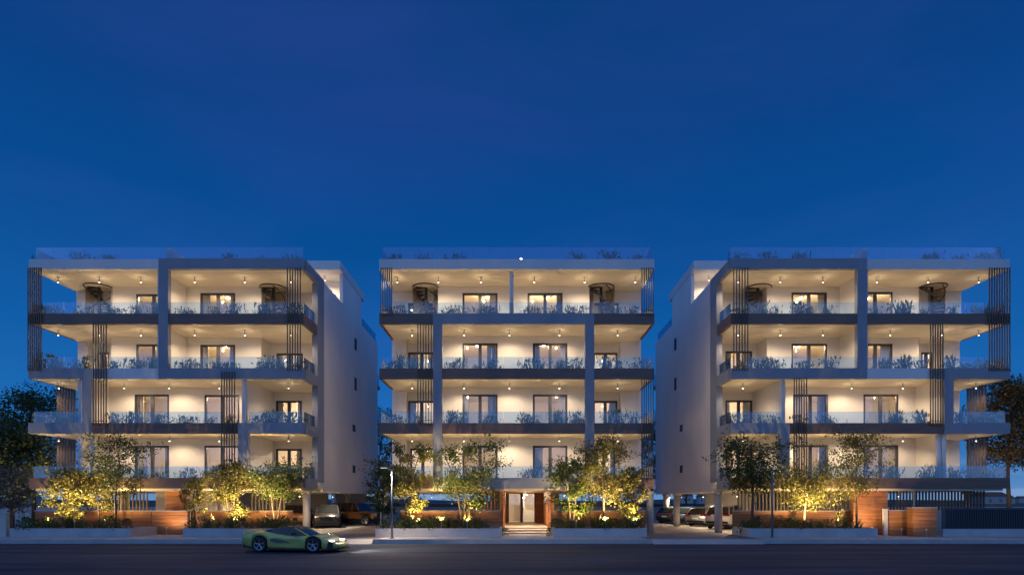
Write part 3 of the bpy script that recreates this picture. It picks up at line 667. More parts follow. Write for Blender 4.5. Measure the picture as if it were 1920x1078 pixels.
# gate
gy = -1.5
t = thing('metal_gate', 'wide dark metal driveway gate of close upright bars on a concrete base', 'gate', (fx(1850, gy), gy, ZP))
gx0, gx1 = fx(1766, gy), 33.5
pbox('gate_base', t, gx0, gx1, gy-.1, gy+.1, ZP+.001, fz(991, gy), 'concrete')
pbox('gate_rail', t, gx0, gx1, gy-.03, gy+.03, fz(991, gy)+.001, fz(989.5, gy), 'gate_blue'); pbox('gate_rail', t, gx0, gx1, gy-.035, gy+.035, fz(955, gy), fz(951.5, gy), 'gate_blue')
pbox('gate_stile', t, gx0, gx0+.2, gy-.029, gy+.029, fz(989.5, gy)+.001, fz(955, gy)-.001, 'gate_blue')
pbox('gate_backing', t, gx0+.2, gx1, gy+.022, gy+.028, fz(989.5, gy)+.001, fz(955, gy)-.001, 'gate_blue')
n = int((gx1-gx0-.25)/.098)
for i in range(n):
    x = gx0+.25+.098*i; pbox('gate_bar', t, x, x+.045, gy-.026, gy+.02, fz(989.5, gy)+.001, fz(955, gy)-.001, 'gate_blue')
# low rendered neighbour wall at the other end
t = thing('boundary_wall', 'low beige rendered boundary wall beside the end planter', 'wall', (-30, -1.6, ZP))
pbox('wall_body', t, -36, fx(14, -1.6), -1.7, -1.45, ZP+.001, fz(963, -1.6), 'pale_concrete'); pbox('coping', t, -36.02, fx(14, -1.6)+.03, -1.74, -1.41, fz(963, -1.6)+.001, fz(961.5, -1.6)+.01, 'concrete')

def planter(px0, px1, label):
    y0, y1, zt = -2.0, .45, .69
    x0, x1 = fx(px0, y0), fx(px1, y0)
    t = thing('concrete_planter', label, 'planter', ((x0+x1)/2, y0, ZP), 'low concrete planters along the pavement')
    pbox('front_wall', t, x0, x1, y0, y0+.14, ZP+.001, zt, 'concrete'); pbox('back_wall', t, x0, x1, y1-.12, y1, ZP+.001, zt-.003, 'concrete')
    for a in (x0, x1-.14): pbox('end_wall', t, a, a+.14, y0+.141, y1-.121, ZP+.001, zt-.002, 'concrete')
    pbox('soil', t, x0+.141, x1-.141, y0+.141, y1-.121, ZP+.05, zt-.06, 'soil')
    return x0, x1
PL = [planter(18, 245, 'low concrete planter in front of the long timber wall by the beige wall'), planter(343, 546, 'low concrete planter behind the green car'),
      planter(704, 941, 'low concrete planter beside the thin street lamp with the flat head'), planter(1037, 1213, 'low concrete planter between the entrance steps and the paved driveway'),
      planter(1405, 1646, 'low concrete planter beside the white pole')]

# ================================================================== PLANTS
def leaves(nrng, centers, sig, n, size, asp=.5, up=.0):
    """rhombic leaf faces scattered round the given points"""
    c = np.asarray(centers); idx = nrng.integers(0, len(c), n)
    p = c[idx] + nrng.normal(0, 1, (n, 3))*np.asarray(sig)
    d = nrng.normal(0, 1, (n, 3)); d[:, 2] += up; d /= np.linalg.norm(d, axis=1)[:, None]
    e = np.cross(d, nrng.normal(0, 1, (n, 3))); e /= np.linalg.norm(e, axis=1)[:, None]
    s = size*nrng.uniform(.6, 1.3, (n, 1))
    a, b = p - d*s*.5, p + d*s*.5; q = p + e*s*asp*.5; r = p - e*s*asp*.5
    v = np.stack([a, q, b, r], 1).reshape(-1, 3)
    f = np.arange(n*4).reshape(-1, 4)
    return v, f
def npmesh(name, v, f, m):
    me = bpy.data.meshes.new(name); me.from_pydata(v.tolist(), [], f.tolist()); me.update(); me.materials.append(M[m]); return me
def tree(label, px, y, ztop, spread, seed, nleaf=2200, leaf='leaf_green', size=.15, zb=.63, lean=0.0, crown_lo=.35, flat=False, tr=.06, group='garden trees in the planters', name='garden_tree', x=None, multi=1, limbs=15, tight=.17):
    g = random.Random(seed); ng = np.random.default_rng(seed)
    x = fx(px, y) if x is None else x
    t = thing(name, label, 'tree', (x, y, zb), group)
    H = ztop-zb; mb = MB(); tips = []
    for q in range(multi):
        a0 = g.uniform(0, 6.28); ox = .12*(q-(multi-1)/2); ln = lean + (0 if multi == 1 else .22*(q-(multi-1)/2))
        pts = [(ox + ln*H*(k/6)**1.3 + .03*H*math.sin(k*1.1+a0)*(k/6), .03*H*math.cos(k*.9+a0)*(k/6), H*.93*k/6-.05*(k == 0)) for k in range(7)]
        mb.tube(pts, [tr*(1-.82*k/6) for k in range(7)], 7)
        for i in range(limbs//multi):
            u = crown_lo + (.97-crown_lo)*((i+g.random())/(limbs//multi)); u = min(u, .98)
            k = u*6*.98; i0 = min(5, int(k)); b = Vector(pts[i0]).lerp(Vector(pts[i0+1]), k-i0)
            ang = i*2.399 + g.uniform(-.4, .4)
            uu = (u-crown_lo)/(1-crown_lo)
            prof = (math.sin(math.pi*min(1, max(.12, uu*.82+.14)))**.7) if not flat else (.55+.6*uu if uu < .8 else 1.0)
            L = spread*prof*g.uniform(.65, 1.1)
            rise = (.55 if not flat else .22)*L*g.uniform(.5, 1.3)
            e = b + Vector((math.cos(ang)*L, math.sin(ang)*L*.8, rise)); e.z = min(e.z, H*1.0)
            mid = b.lerp(e, .5) + Vector((0, 0, -.06*L))
            mb.tube([b, mid, e], [tr*.34*(1-.5*u), tr*.22, tr*.08], 5, cap=False)
            for s_ in (.45, .62, .8, 1.0):
                c = (b.lerp(mid, s_*2) if s_ < .5 else mid.lerp(e, s_*2-1))
                for _ in range(2):
                    d = Vector((g.gauss(0, 1), g.gauss(0, 1), g.gauss(.25, .7)))*spread*.16
                    if s_ > .5: mb.tube([c, c+d], [tr*.09, tr*.04], 4, cap=False)
                    tips.append(tuple(c+d)); 
                tips.append(tuple(c))
    mb.build('trunk', 'bark', t, (x, y, zb), True)
    v, f = leaves(ng, tips, (spread*tight*.68, spread*tight*.68, spread*tight*.55), int(nleaf*1.8), size*.95)
    link('crown', npmesh('crown', v, f, leaf), t, (x, y, zb))
    return t
def spot_up(px, y, label, e=120, x=None, z=.92, tilt=(0, 0), col=(1.0, .69, .29), beam=True):
    x = fx(px, y) if x is None else x
    t = thing('garden_spotlight', label, 'spotlight', (x, y, z), 'spotlights at the feet of the trees')
    if 'gs' not in SLOT:
        SLOT['gs'] = (MB().tube([(0, 0, -.30), (0, 0, .06)], .015, 6).lathe([(0, .05), (.05, .06), (.065, .17), (.055, .17), (.05, .13)], seg=12).mesh('housing', 'lamp_body'),
                      MB().lathe([(0, .150), (.03, .148), (.052, .138)], seg=12).mesh('lens', 'garden_bulb'))
    link('housing', SLOT['gs'][0], t, (x, y, z)); link('lens', SLOT['gs'][1], t, (x, y, z))
    light(t, (x, y, z+.2), 'SPOT', e*4.4, col, 155, .8, .05, (R(160)+tilt[0], tilt[1], 0))
    if beam: light(t, (x, y, z+.21), 'SPOT', e*7.5, col, 100, .9, .05, (R(174), 0, 0))

ty = -1.1
tree('tall airy tree with slim bare trunk in the planter by the beige wall', 218, ty, fz(812, ty), 1.75, 11, 1900, 'leaf_dark', .15, crown_lo=.36, tr=.07)
tree('bushy young tree lit yellow in the planter by the beige wall', 126, -.6, fz(874, -.6), 1.25, 12, 2100, 'leaf_olive', .16, crown_lo=.12)
tree('low bushy tree lit from below next to the slim bare trunk', 186, -.2, fz(876, -.2), 1.1, 13, 1500, 'leaf_olive', .15, crown_lo=.3)
tree('small round tree in front of the tall timber-clad pier', 365, ty, fz(893, ty), .85, 14, 900, 'leaf_olive', .14, crown_lo=.3)
tree('bright lit multi-stemmed tree above the planter behind the green car', 432, -.7, fz(864, -.7), 1.35, 15, 2300, 'leaf_olive', .16, crown_lo=.2, multi=2)
tree('spreading dark-topped tree beside the driveway column', 518, -.6, fz(866, -.6), 1.75, 16, 2300, 'leaf_green', .15, flat=True, crown_lo=.5, multi=2)
tree('dark bushy tree behind the thin street lamp', 718, ty, fz(876, ty), 1.0, 17, 1700, 'leaf_dark', .15, crown_lo=.2)
tree('upright lit tree near the thin street lamp under the slatted balcony', 765, -.9, fz(828, -.9), 1.3, 18, 2500, 'leaf_olive', .155, crown_lo=.18, multi=2)
tree('broad multi-stemmed lit tree on the street lamp side of the entrance', 872, -.9, fz(828, -.9), 1.75, 19, 3200, 'leaf_green', .155, crown_lo=.2, multi=3, limbs=18)
tree('bushy green tree right beside the entrance portal', 1072, -.7, fz(852, -.7), 1.35, 20, 2600, 'leaf_green', .155, crown_lo=.15, multi=2)
tree('tall lit tree with pointed top and warm trunk by the entrance', 1132, -1.0, fz(816, -1.0), 1.55, 21, 2700, 'leaf_olive', .15, crown_lo=.28, tr=.07)
tree('narrow bright lit tree at the driveway end of its planter', 1186, -.8, fz(868, -.8), .95, 22, 1900, 'leaf_olive', .15, crown_lo=.1)
tree('dark spreading tree with forked trunk beside the white pole', 1410, -1.3, fz(816, -1.3), 2.05, 23, 2700, 'leaf_dark', .17, flat=True, crown_lo=.42, tr=.10)
tree('leaning tree lit by a glaring spotlight at its foot', 1508, -.9, fz(868, -.9), 2.0, 24, 2500, 'leaf_olive', .15, flat=True, crown_lo=.38, tr=.075, lean=.05)
tree('tall airy tree in front of the tall timber-clad wall', 1606, -1.0, fz(806, -1.0), 1.95, 25, 2300, 'leaf_olive', .145, crown_lo=.3, tr=.07)
for (px, y, e, lab) in ((88, -1.4, 90, 'glaring garden spotlight beside the boundary wall end of the planter'), (140, -1.45, 170, 'garden spotlight at the foot of the bushy young tree'), (196, -1.3, 90, 'garden spotlight beside the slim bare trunk'),
        (398, -1.45, 100, 'garden spotlight near the small round tree'), (440, -1.5, 150, 'garden spotlight under the multi-stemmed tree behind the green car'), (497, -1.4, 150, 'garden spotlight under the spreading dark-topped tree'),
        (782, -1.6, 150, 'garden spotlight under the upright tree near the street lamp'), (828, -1.6, 90, 'garden spotlight between the two trees near the street lamp'), (876, -1.6, 150, 'garden spotlight under the broad multi-stemmed tree'),
        (1080, -1.5, 120, 'garden spotlight under the bushy green tree by the portal'), (1135, -1.65, 170, 'garden spotlight at the warm trunk of the pointed tree'), (1190, -1.55, 150, 'garden spotlight under the narrow bright tree'),
        (1516, -1.5, 190, 'glaring garden spotlight at the foot of the leaning tree'), (1572, -1.4, 110, 'garden spotlight beside the tall airy tree')):
    spot_up(px, y, lab, e)
spot_up(1880, 6.0, 'garden spotlight behind the metal gate under the orange autumn tree', 90, z=ZP+.30)
spot_up(60, 7.0, 'garden spotlight under the dense dark trees beside the boundary wall', 170, z=ZP+.30)
for (px, y, z, e, lab) in ((312, -.6, ZP+.30, 45, 'added fill spotlight on the path before the tall timber-clad pier'), (1634, -.9, ZP+.30, 55, 'added fill spotlight on the path before the tall timber-clad wall'),
        (1690, -2.2, ZP+.30, 28, 'added fill spotlight before the low block beside the pale gate post'), (1737, -2.9, ZP+.30, 22, 'added fill spotlight before the timber-clad gate pier'), (560, -.2, ZP+.30, 20, 'added fill spotlight at the driveway end of the low timber wall')):
    spot_up(px, y, lab, e*.62, z=z, col=(1.0, .72, .42), tilt=(R(-13), 0), beam=False)  # added fill lamps without a known source, brightening the timber walls and piers

# low shrubs and grasses in the planters
def shrub_mesh(seed, m, w_=.55, h=.5, n=240, size=.12):
    ng = np.random.default_rng(seed)
    th = ng.uniform(0, 6.28, n); ra = np.sqrt(ng.uniform(0, 1, n)); zz = ng.uniform(.05, 1, n)
    k = np.sqrt(np.clip(1-zz**2*.85, 0, 1))
    lump = 1+.22*np.sin(3*th+seed)
    c = np.stack([w_*ra*k*lump*np.cos(th), w_*.75*ra*k*lump*np.sin(th), h*zz], 1)
    v, f = leaves(ng, c, (.03, .03, .03), n, size, .45, 1.0)
    return npmesh('low_shrub', v, f, m)
def frond_mesh(seed, m, w_=.55, h=.7, n=26):
    """arching strap leaves growing from a base"""
    g = random.Random(seed); v = []; f = []
    for i in range(n):
        a = g.uniform(0, 6.28); L = h*g.uniform(.55, 1.15); out = w_*g.uniform(.25, 1.0); bx_, by_ = g.uniform(-.18, .18)*w_*2, g.uniform(-.1, .1)
        wd = g.uniform(.022, .048); dx, dy = math.cos(a), math.sin(a)*.6; px_, py_ = -dy, dx; b = len(v)
        for j in range(5):
            s = j/4; cx, cy, cz = bx_+dx*out*s**1.4, by_+dy*out*s**1.4, L*(s-.32*s*s*(out/w_))
            ww = wd*(1-.85*s)*(1 if j else .7)
            v += [(cx-px_*ww, cy-py_*ww, cz), (cx+px_*ww, cy+py_*ww, cz)]
            if j: k = b+2*j; f.append((k-2, k-1, k+1, k))
    me = bpy.data.meshes.new('fronds'); me.from_pydata(v, [], f); me.update(); me.materials.append(M[m]); return me
SH = [shrub_mesh(40+i, ('leaf_green', 'leaf_olive', 'leaf_dark')[i % 3], .55, .55) for i in range(6)]
FR = [frond_mesh(60+i, ('leaf_green', 'leaf_olive')[i % 2]) for i in range(4)]
names = ['by the beige wall', 'behind the green car', 'beside the thin street lamp', 'by the paved driveway', 'beside the white pole']
for i, (x0, x1) in enumerate(PL):
    x = x0+.45
    while x < x1-.35:
        for row, yy in enumerate((-1.62, -.55)):
            if row and rng.random() < .35: continue
            fr_ = rng.random() < .3; me = rng.choice(FR if fr_ else SH)
            o = link('planter_grass' if fr_ else 'planter_shrub', me, None, (x+rng.uniform(-.15, .15), yy+rng.uniform(-.12, .12), .625))
            s = rng.uniform(.75, 1.2); o.scale = (s, s*.9, s*rng.uniform(.8, 1.45)); o.rotation_euler.z = rng.uniform(0, 6.28)
            tag(o, ('tuft of strap-leaved grass' if fr_ else 'low leafy shrub') + ' in the concrete planter ' + names[i], 'grass tuft' if fr_ else 'shrub', ('grass tufts' if fr_ else 'shrubs') + ' in the planter ' + names[i])
        x += rng.uniform(.5, .72)
for px, y in ((947, -.9), (1030, -.9)):
    o = link('step_shrub', SH[0], None, (fx(px, y), y, ZP+.005)); o.scale = (.45, .6, .85)
    tag(o, 'small dark shrub growing at the side of the entrance path', 'shrub', 'shrubs at the entrance path')
o = link('corner_shrub', SH[2], None, (fx(1398, -.9), -.9, ZP+.005)); o.scale = (.95, .9, 1.5); tag(o, 'rounded green shrub at the wall corner beside the white car', 'shrub')

# balcony plants
def balcony_mesh(seed):
    ng = np.random.default_rng(seed); me = frond_mesh(seed, 'leaf_balcony', .60, .74, 46)
    v = np.array([p.co[:] for p in me.vertices]); f = [tuple(p.vertices) for p in me.polygons]
    n = 120; c = np.stack([np.clip(ng.normal(0, .30, n), -.55, .55), np.clip(ng.normal(0, .1, n), -.2, .2), ng.uniform(.02, .62, n)], 1)
    v2, f2 = leaves(ng, c, (.03, .03, .03), n, .17, .38, 1.3)
    allv = v.tolist()+v2.tolist(); allf = f+[tuple(int(i)+len(v) for i in q) for q in f2]
    m2 = bpy.data.meshes.new('balcony_plant'); m2.from_pydata(allv, [], allf); m2.update(); m2.materials.append(M['leaf_balcony']); return m2
BP = [balcony_mesh(90+i) for i in range(7)]
def balcony_plants(short, table):
    for k, pxs in table.items():
        for px in pxs:
            y = .42 if k < 4 else .62
            o = link('balcony_plant', rng.choice(BP), None, (fx(px+rng.uniform(-3, 3), y), y, LV[k]+.302))
            s = rng.uniform(.78, 1.12)*(1 if k < 4 else 1.1); o.scale = (s*rng.uniform(.8, 1.1), s, s*rng.uniform(1.25, 1.75)*(1 if k < 4 else .85)); o.rotation_euler.z = rng.choice((0, math.pi))+rng.uniform(-.3, .3)
            fl = 'roof terrace' if k == 4 else ORD[k+1]+' balcony'
            tag(o, 'strap-leaved plant on the %s of %s' % (fl, short), 'plant', '%s plants of %s' % (fl, short))
balcony_plants(S2, {4: [738, 795, 850, 1085, 1140, 1195], 3: [742, 758, 848, 862, 905, 922, 990, 1008, 1040, 1072, 1088, 1152, 1190], 2: [735, 750, 775, 845, 858, 900, 920, 988, 1010, 1050, 1082, 1140, 1160, 1190, 1205],
    1: [740, 752, 780, 850, 862, 908, 922, 985, 1000, 1045, 1080, 1092, 1140, 1160, 1190], 0: [740, 780, 850, 905, 985, 1002, 1060, 1130, 1190]})
balcony_plants(S1, {4: [75, 100, 150, 205, 430, 490, 550], 3: [92, 104, 145, 165, 205, 218, 255, 290, 345, 358, 405, 440, 490, 512, 545, 560], 2: [95, 108, 145, 160, 215, 250, 262, 288, 342, 356, 372, 405, 422, 440, 485, 505, 530, 560],
    1: [75, 110, 140, 213, 245, 262, 300, 345, 358, 395, 432, 482, 500, 515, 545, 560], 0: [100, 220, 260, 300, 345, 358, 400, 485, 510, 550]})
balcony_plants(S3, {4: [1390, 1440, 1500, 1740, 1752, 1800, 1845, 1862], 3: [1385, 1400, 1430, 1450, 1500, 1515, 1555, 1640, 1685, 1700, 1735, 1785, 1835, 1845], 2: [1385, 1420, 1440, 1455, 1500, 1512, 1552, 1660, 1685, 1700, 1730, 1785, 1810, 1835],
    1: [1375, 1400, 1430, 1450, 1500, 1545, 1560, 1670, 1685, 1725, 1800, 1830, 1860], 0: [1390, 1440, 1550, 1600, 1675, 1730, 1745, 1790, 1820, 1860]})

# trees behind and beside the blocks
def far_tree(label, px, D, ztop, spread, seed, leaf='leaf_dark', n=4200, size=.26, crown_lo=.25, x=None, tr=.17):
    tree(label, px, D-DIST, ztop, spread, seed, n, leaf, size, ZP-.02 if D < 74 else -.05, 0, crown_lo, False, tr, 'trees around the blocks', 'background_tree', x, limbs=26, tight=.2)
far_tree('tall dense dark tree beside the block behind the green car, taller of the pair', 62, 48, fz(722, 13), 3.3, 31, n=5200, crown_lo=.3)
far_tree('dense dark tree beside the block behind the green car, lower of the pair', 22, 43, fz(800, 8), 2.7, 32, n=4600, crown_lo=.3)
far_tree('pale grey-leaved tree near the beige boundary wall', 22, 39, fz(875, 4), 1.6, 33, 'leaf_grey', 1500, .2, crown_lo=.3, tr=.08)
far_tree('tall tree with orange autumn leaves beside the metal gate', 1893, 44, fz(692, 9), 2.6, 34, 'leaf_autumn', 4600, .24, crown_lo=.42)
far_tree('dark tree behind the block beside the metal gate', 1935, 50, fz(720, 15), 3.0, 35, 'leaf_dark', 4000, .26, crown_lo=.45)
far_tree('dark tree seen in the gap behind the middle block and the stepped frames', 712, 64, fz(752, 29), 2.4, 36, n=3000, crown_lo=.2)
far_tree('dark tree seen in the gap behind the middle block and the angled cars', 1222, 62, fz(775, 27), 2.2, 37, n=3000, crown_lo=.3)
far_tree('slim bare-trunked tree on the lawn behind the angled cars', 1287, 76, fz(845, 41), 2.2, 38, n=1800, crown_lo=.55)
far_tree('bare-trunked tree behind the parked brown off-roader', 672, 70, fz(860, 35), 2.0, 39, n=1800, crown_lo=.5)

# rear boundary wall and far hills with houses
t = thing('rear_wall', 'long low boundary wall with dark coping behind the parking', 'wall', (0, 30, ZP))
pbox('wall_body', t, -69, 69, 30, 30.25, ZP+.001, 1.55, 'pale_concrete'); pbox('wall_coping', t, -69.1, 69.1, 29.95, 30.3, 1.551, 1.85, 'dark_band')
ng = np.random.default_rng(3); N = 90; v = []; f = []
for j, (yy, amp) in enumerate(((700, 0), (1000, 3), (1500, 7), (2200, 2))):
    for i in range(N+1):
        x = -1500+3000*i/N
        v.append((x, yy, -.1 + amp*(.55+.35*math.sin(i*.21+1)+.2*math.sin(i*.53+j)+.08*math.sin(i*1.7)) if amp else -.2))
for j in range(3):
    for i in range(N): a = j*(N+1)+i; f.append((a, a+1, a+N+2, a+N+1))
mat('hill', (.06, .075, .06), 1.0, noise=(.01, .7, 1.3)); struct('hills', pyd('hills', v, f, 'hill', True))
for i in range(14):
    D = rng.uniform(240, 620); px = rng.choice((rng.uniform(-20, 70), rng.uniform(1860, 1935), rng.uniform(1215, 1345), rng.uniform(640, 730)))
    x = (px-HX)/F_PX*D; y = D-DIST; h = rng.uniform(3, 6); wd = rng.uniform(6, 11)
    t = thing('far_house', 'tiny pale house far behind the blocks', 'house', (x, y, -.03), 'far houses')
    mb = MB(); mb.box(-wd/2, wd/2, 0, wd*.8, 0, h); mb.build('house_wall', 'far_wall', t, (x, y, -.03))
    link('house_roof', pyd('house_roof', [(-wd/2-.3, -.3, h), (wd/2+.3, -.3, h), (wd/2+.3, wd*.8+.3, h), (-wd/2-.3, wd*.8+.3, h), (-wd/2, wd*.4, h+1.8), (wd/2, wd*.4, h+1.8)],
        [(0, 1, 5, 4), (2, 3, 4, 5), (1, 2, 5), (3, 0, 4), (3, 2, 1, 0)], 'roof_tile'), t, (x, y, -.03))
    for q in range(2):
        pbox('house_window', t, x-wd*.3+q*wd*.4, x-wd*.3+q*wd*.4+1.1, y-.05, y-.005, h*.4, h*.4+1.3, 'car_glass')

# ================================================================== STREET FURNITURE
x, y = fx(735, -3.4), -3.4
t = thing('street_lamp', 'thin pale street lamp with flat head on a short arm beside a planter', 'street lamp', (x, y, ZP+.004)); zt = fz(878, y)
MB().tube([(0, 0, 0), (0, 0, zt-ZP)], [.055, .04], 10).build('lamp_post', 'pole', t, (x, y, ZP+.004), True)
MB().lathe([(0, .05), (.1, .05), (.12, 0)], seg=12).build('lamp_foot', 'pole', t, (x, y, ZP+.005))
MB().tube([(0, 0, 0), (-.22, 0, .10), (-.3, 0, .11)], .028, 8).build('lamp_arm', 'pole', t, (x, y, zt-.05))
lh = MB().box(-.62, -.25, -.1, .1, .09, .14).build('lamp_head', 'pole', t, (x, y, zt-.05))
pbox('lamp_lens', lh, x-.58, x-.30, y-.07, y+.07, zt+.02, zt+.039, 'street_bulb')
light(t, (x-.44, y, zt-.02), 'SPOT', 1100, (1, .78, .54), 130, .7, .1, (R(-24), R(-20), 0))
x, y = fx(1448, -2.5), -2.5
t = thing('street_pole', 'plain white street pole standing in front of the planter of the leaning tree', 'pole', (x, y, ZP+.004)); zt = fz(884, y)
MB().tube([(0, 0, 0), (0, 0, zt-ZP)], .058, 12).build('pole_shaft', 'pole', t, (x, y, ZP+.004), True)
MB().lathe([(0, .06), (.11, .06), (.13, 0)], seg=12).build('pole_foot', 'pole', t, (x, y, ZP+.005))
MB().lathe([(.06, 0), (.065, .02), (0, .05)], seg=12).build('pole_cap', 'pole', t, (x, y, zt+.002))

# ================================================================== CARS
def interp(ctrl, x):
    xs = [c[0] for c in ctrl]
    if x <= xs[0]: return ctrl[0][1]
    for (a, va), (b, vb) in zip(ctrl, ctrl[1:]):
        if x <= b:
            t_ = (x-a)/(b-a); t_ = t_*t_*(3-2*t_)*.5 + t_*.5; return va+(vb-va)*t_
    return ctrl[-1][1]
def car(name, label, spec, loc, rotz, paint, group=None, cat='car'):
    t = thing(name, label, cat, loc, group, rotz)
    def add(nm, mb, m, parent=None, smooth=False):
        o = bpy.data.objects.new(nm, mb.mesh(nm, m, smooth) if isinstance(mb, MB) else mb); COL.objects.link(o); o.parent = parent or t; return o
    xr, xf = spec['x']; wr = spec['wr']; WX = spec['wheels']; W = spec['w']; Rr = wr+.045
    xs = sorted(set([xr+(xf-xr)*i/44 for i in range(45)] + [wx+Rr*math.cos(a) for wx in WX for a in np.linspace(0, math.pi, 15)]))
    v = []; f = []; rings = []
    for x in xs:
        zb = interp(spec['bottom'], x)
        for wx in WX:
            if abs(x-wx) < Rr: zb = max(zb, wr+math.sqrt(max(0, Rr*Rr-(x-wx)**2)))
        zs_ = max(interp(spec['shoulder'], x), zb+.03); zd = max(interp(spec['deck'], x), zs_+.01); hw = interp(spec['half'], x)*W
        bul = interp(spec['waist'], x) if 'waist' in spec else .97
        half = [(hw*.93, zb), (hw*.985, zb+(zs_-zb)*.2), (hw*bul, zb+(zs_-zb)*.5), (hw, zb+(zs_-zb)*.82), (hw*.965, zs_), (hw*.80, zd-.012), (hw*.4, zd+.008)]
        ring = half + [(0, zd+.012)] + [(-a, b) for a, b in reversed(half)]
        rings.append(len(v)); v += [(x, a, b) for a, b in ring]
    n = 15
    for i in range(len(rings)-1):
        for k in range(n-1): a = rings[i]+k; b = rings[i+1]+k; f.append((a, b, b+1, a+1))
        f.append((rings[i], rings[i]+n-1, rings[i+1]+n-1, rings[i+1]))
    f.append(tuple(rings[0]+k for k in range(n))); f.append(tuple(rings[-1]+k for k in reversed(range(n))))
    body = add('body', pyd('body', v, f, paint, True), None)
    # greenhouse: glass, with roof skin and pillars in paint
    gv = []; gf = []; G = spec['cabin']; m_ = len(G)
    for (x, zb, wb, zt_, wt) in G: gv += [(x, wb*W, zb), (x, wt*W, zt_), (x, wt*W*.5, zt_+.018), (x, -wt*W*.5, zt_+.018), (x, -wt*W, zt_), (x, -wb*W, zb)]
    for i in range(m_-1):
        for k in range(5): a = i*6+k; gf.append((a, a+6, a+7, a+1))
    gf.append(tuple(range(6))); gf.append(tuple((m_-1)*6+k for k in reversed(range(6))))
    add('glasshouse', pyd('glasshouse', gv, gf, 'car_glass', False), None)
    a, b = spec['roof']; rv = []; rf = []
    for i in range(a, b+1):
        x, zb, wb, zt_, wt = G[i]; wt *= W
        rv += [(x, wt+.012, zt_-.03), (x, wt+.006, zt_+.012), (x, wt*.5, zt_+.034), (x, -wt*.5, zt_+.034), (x, -wt-.006, zt_+.012), (x, -wt-.012, zt_-.03)]
    for i in range(b-a):
        for k in range(5): q = i*6+k; rf.append((q, q+6, q+7, q+1))
    rf += [(0, 1, 2, 3, 4, 5), tuple((b-a)*6+k for k in reversed(range(6)))]
    add('roof', pyd('roof', rv, rf, spec.get('roof_m', paint), True), None)
    for pi in spec['pillars']:
        for s in (-1, 1):
            i, j = pi; x0, zb, wb, _, _ = G[i]; x1, _, _, zt_, wt = G[j]
            add('pillar', MB().tube([(x0, s*(wb*W+.004), zb), (x1, s*(wt*W+.004), zt_)], .04, 5), paint)
    # underbody so that the arches are dark inside
    add('underbody', MB().box(xr+.25, xf-.25, -W*.42, W*.42, .16, spec['under']), 'car_black')
    for wx in WX:
        for s in (-1, 1):
            yy = s*(W*.5-.13) if spec.get('halfw') is None else s*spec['halfw']
            wv = MB().lathe([(wr*.70, -.115), (wr*.94, -.11), (wr, -.07), (wr, .07), (wr*.94, .11), (wr*.70, .115)], seg=24, axis='y')
            wo = add('wheel', wv, 'rubber', None, True); wo.location = (wx, yy, wr)
            rb = MB().lathe([(wr*.62, s*.02), (wr*.69, s*.09), (wr*.71, s*.118), (wr*.66, s*.112), (wr*.62, s*.05)], seg=24, axis='y')
            for q in range(5):
                for dlt in (-.10, .10):
                    an = q*2*math.pi/5+.3
                    rb.tube([(wr*.12*math.cos(an), s*.075, wr*.12*math.sin(an)), (wr*.67*math.cos(an+dlt), s*.1, wr*.67*math.sin(an+dlt))], .02, 5)
            rb.lathe([(0, s*.09), (wr*.16, s*.085), (wr*.18, s*.05)], seg=12, axis='y')
            add('rim', rb, 'rim', wo)
            add('brake_disc', MB().lathe([(0, 0), (wr*.6, 0)], seg=16, axis='y'), 'stair_dark', wo)
    for nm, m, boxes in spec['bits']:
        for bx_ in boxes:
            o = add(nm, MB().box(*bx_), m)
    return t, add

sport = dict(x=(-2.18, 2.50), wr=.36, wheels=(-1.28, 1.36), w=1.98, under=.5,
    bottom=[(-2.2, .34), (-1.8, .22), (-.8, .15), (.8, .14), (1.9, .15), (2.5, .22)],
    shoulder=[(-2.18, .86), (-1.7, .93), (-1.2, .93), (-.5, .82), (.2, .72), (.9, .74), (1.36, .79), (1.8, .66), (2.2, .47), (2.5, .34)],
    deck=[(-2.18, .92), (-1.8, .97), (-1.2, .96), (-.4, .86), (.3, .80), (.8, .78), (1.36, .74), (1.9, .60), (2.3, .45), (2.5, .36)],
    half=[(-2.18, .44), (-1.8, .485), (-1.28, .5), (-.5, .475), (.4, .47), (1.2, .49), (1.7, .47), (2.2, .40), (2.5, .26)],
    waist=[(-2.2, .99), (-1.0, .99), (-.3, .93), (.4, .90), (1.0, .97), (2.5, .99)],
    cabin=[(-1.45, .90, .26, .955, .20), (-.95, .86, .33, 1.055, .25), (-.45, .82, .385, 1.135, .29), (-.05, .80, .40, 1.165, .30), (.30, .78, .40, 1.13, .29), (.62, .77, .38, .99, .28), (1.05, .73, .33, .765, .25)],
    roof=(1, 4), roof_m='car_black', pillars=[(6, 4)],
    bits=[('rear_spoiler', 'paint_green', [(-2.26, -1.98, -.82, .82, .965, 1.0)]), ('front_splitter', 'car_black', [(1.95, 2.50, -.72, .72, .11, .15)]), ('side_sill', 'car_black', [(-.85, .9, -.955, -.90, .12, .20), (-.85, .9, .90, .955, .12, .20)]),
          ('headlight', 'head_lens', [(2.02, 2.22, -.70, -.50, .50, .565), (2.02, 2.22, .50, .70, .50, .565)]), ('front_grille', 'car_black', [(2.36, 2.47, -.42, .42, .22, .30)]),
          ('rear_diffuser', 'car_black', [(-2.2, -1.9, -.75, .75, .2, .42)]), ('tail_light', 'red_lens', [(-2.21, -2.15, -.78, -.5, .76, .82), (-2.21, -2.15, .5, .78, .76, .82)])])
cx, cyy = fx(553, -8.4), -8.4
ct, cadd = car('sports_car', 'low metallic green sports car with black roof parked at the kerb', sport, (cx, cyy, .002), R(-7), 'paint_green')
ct.scale = (.91, .91, .91)
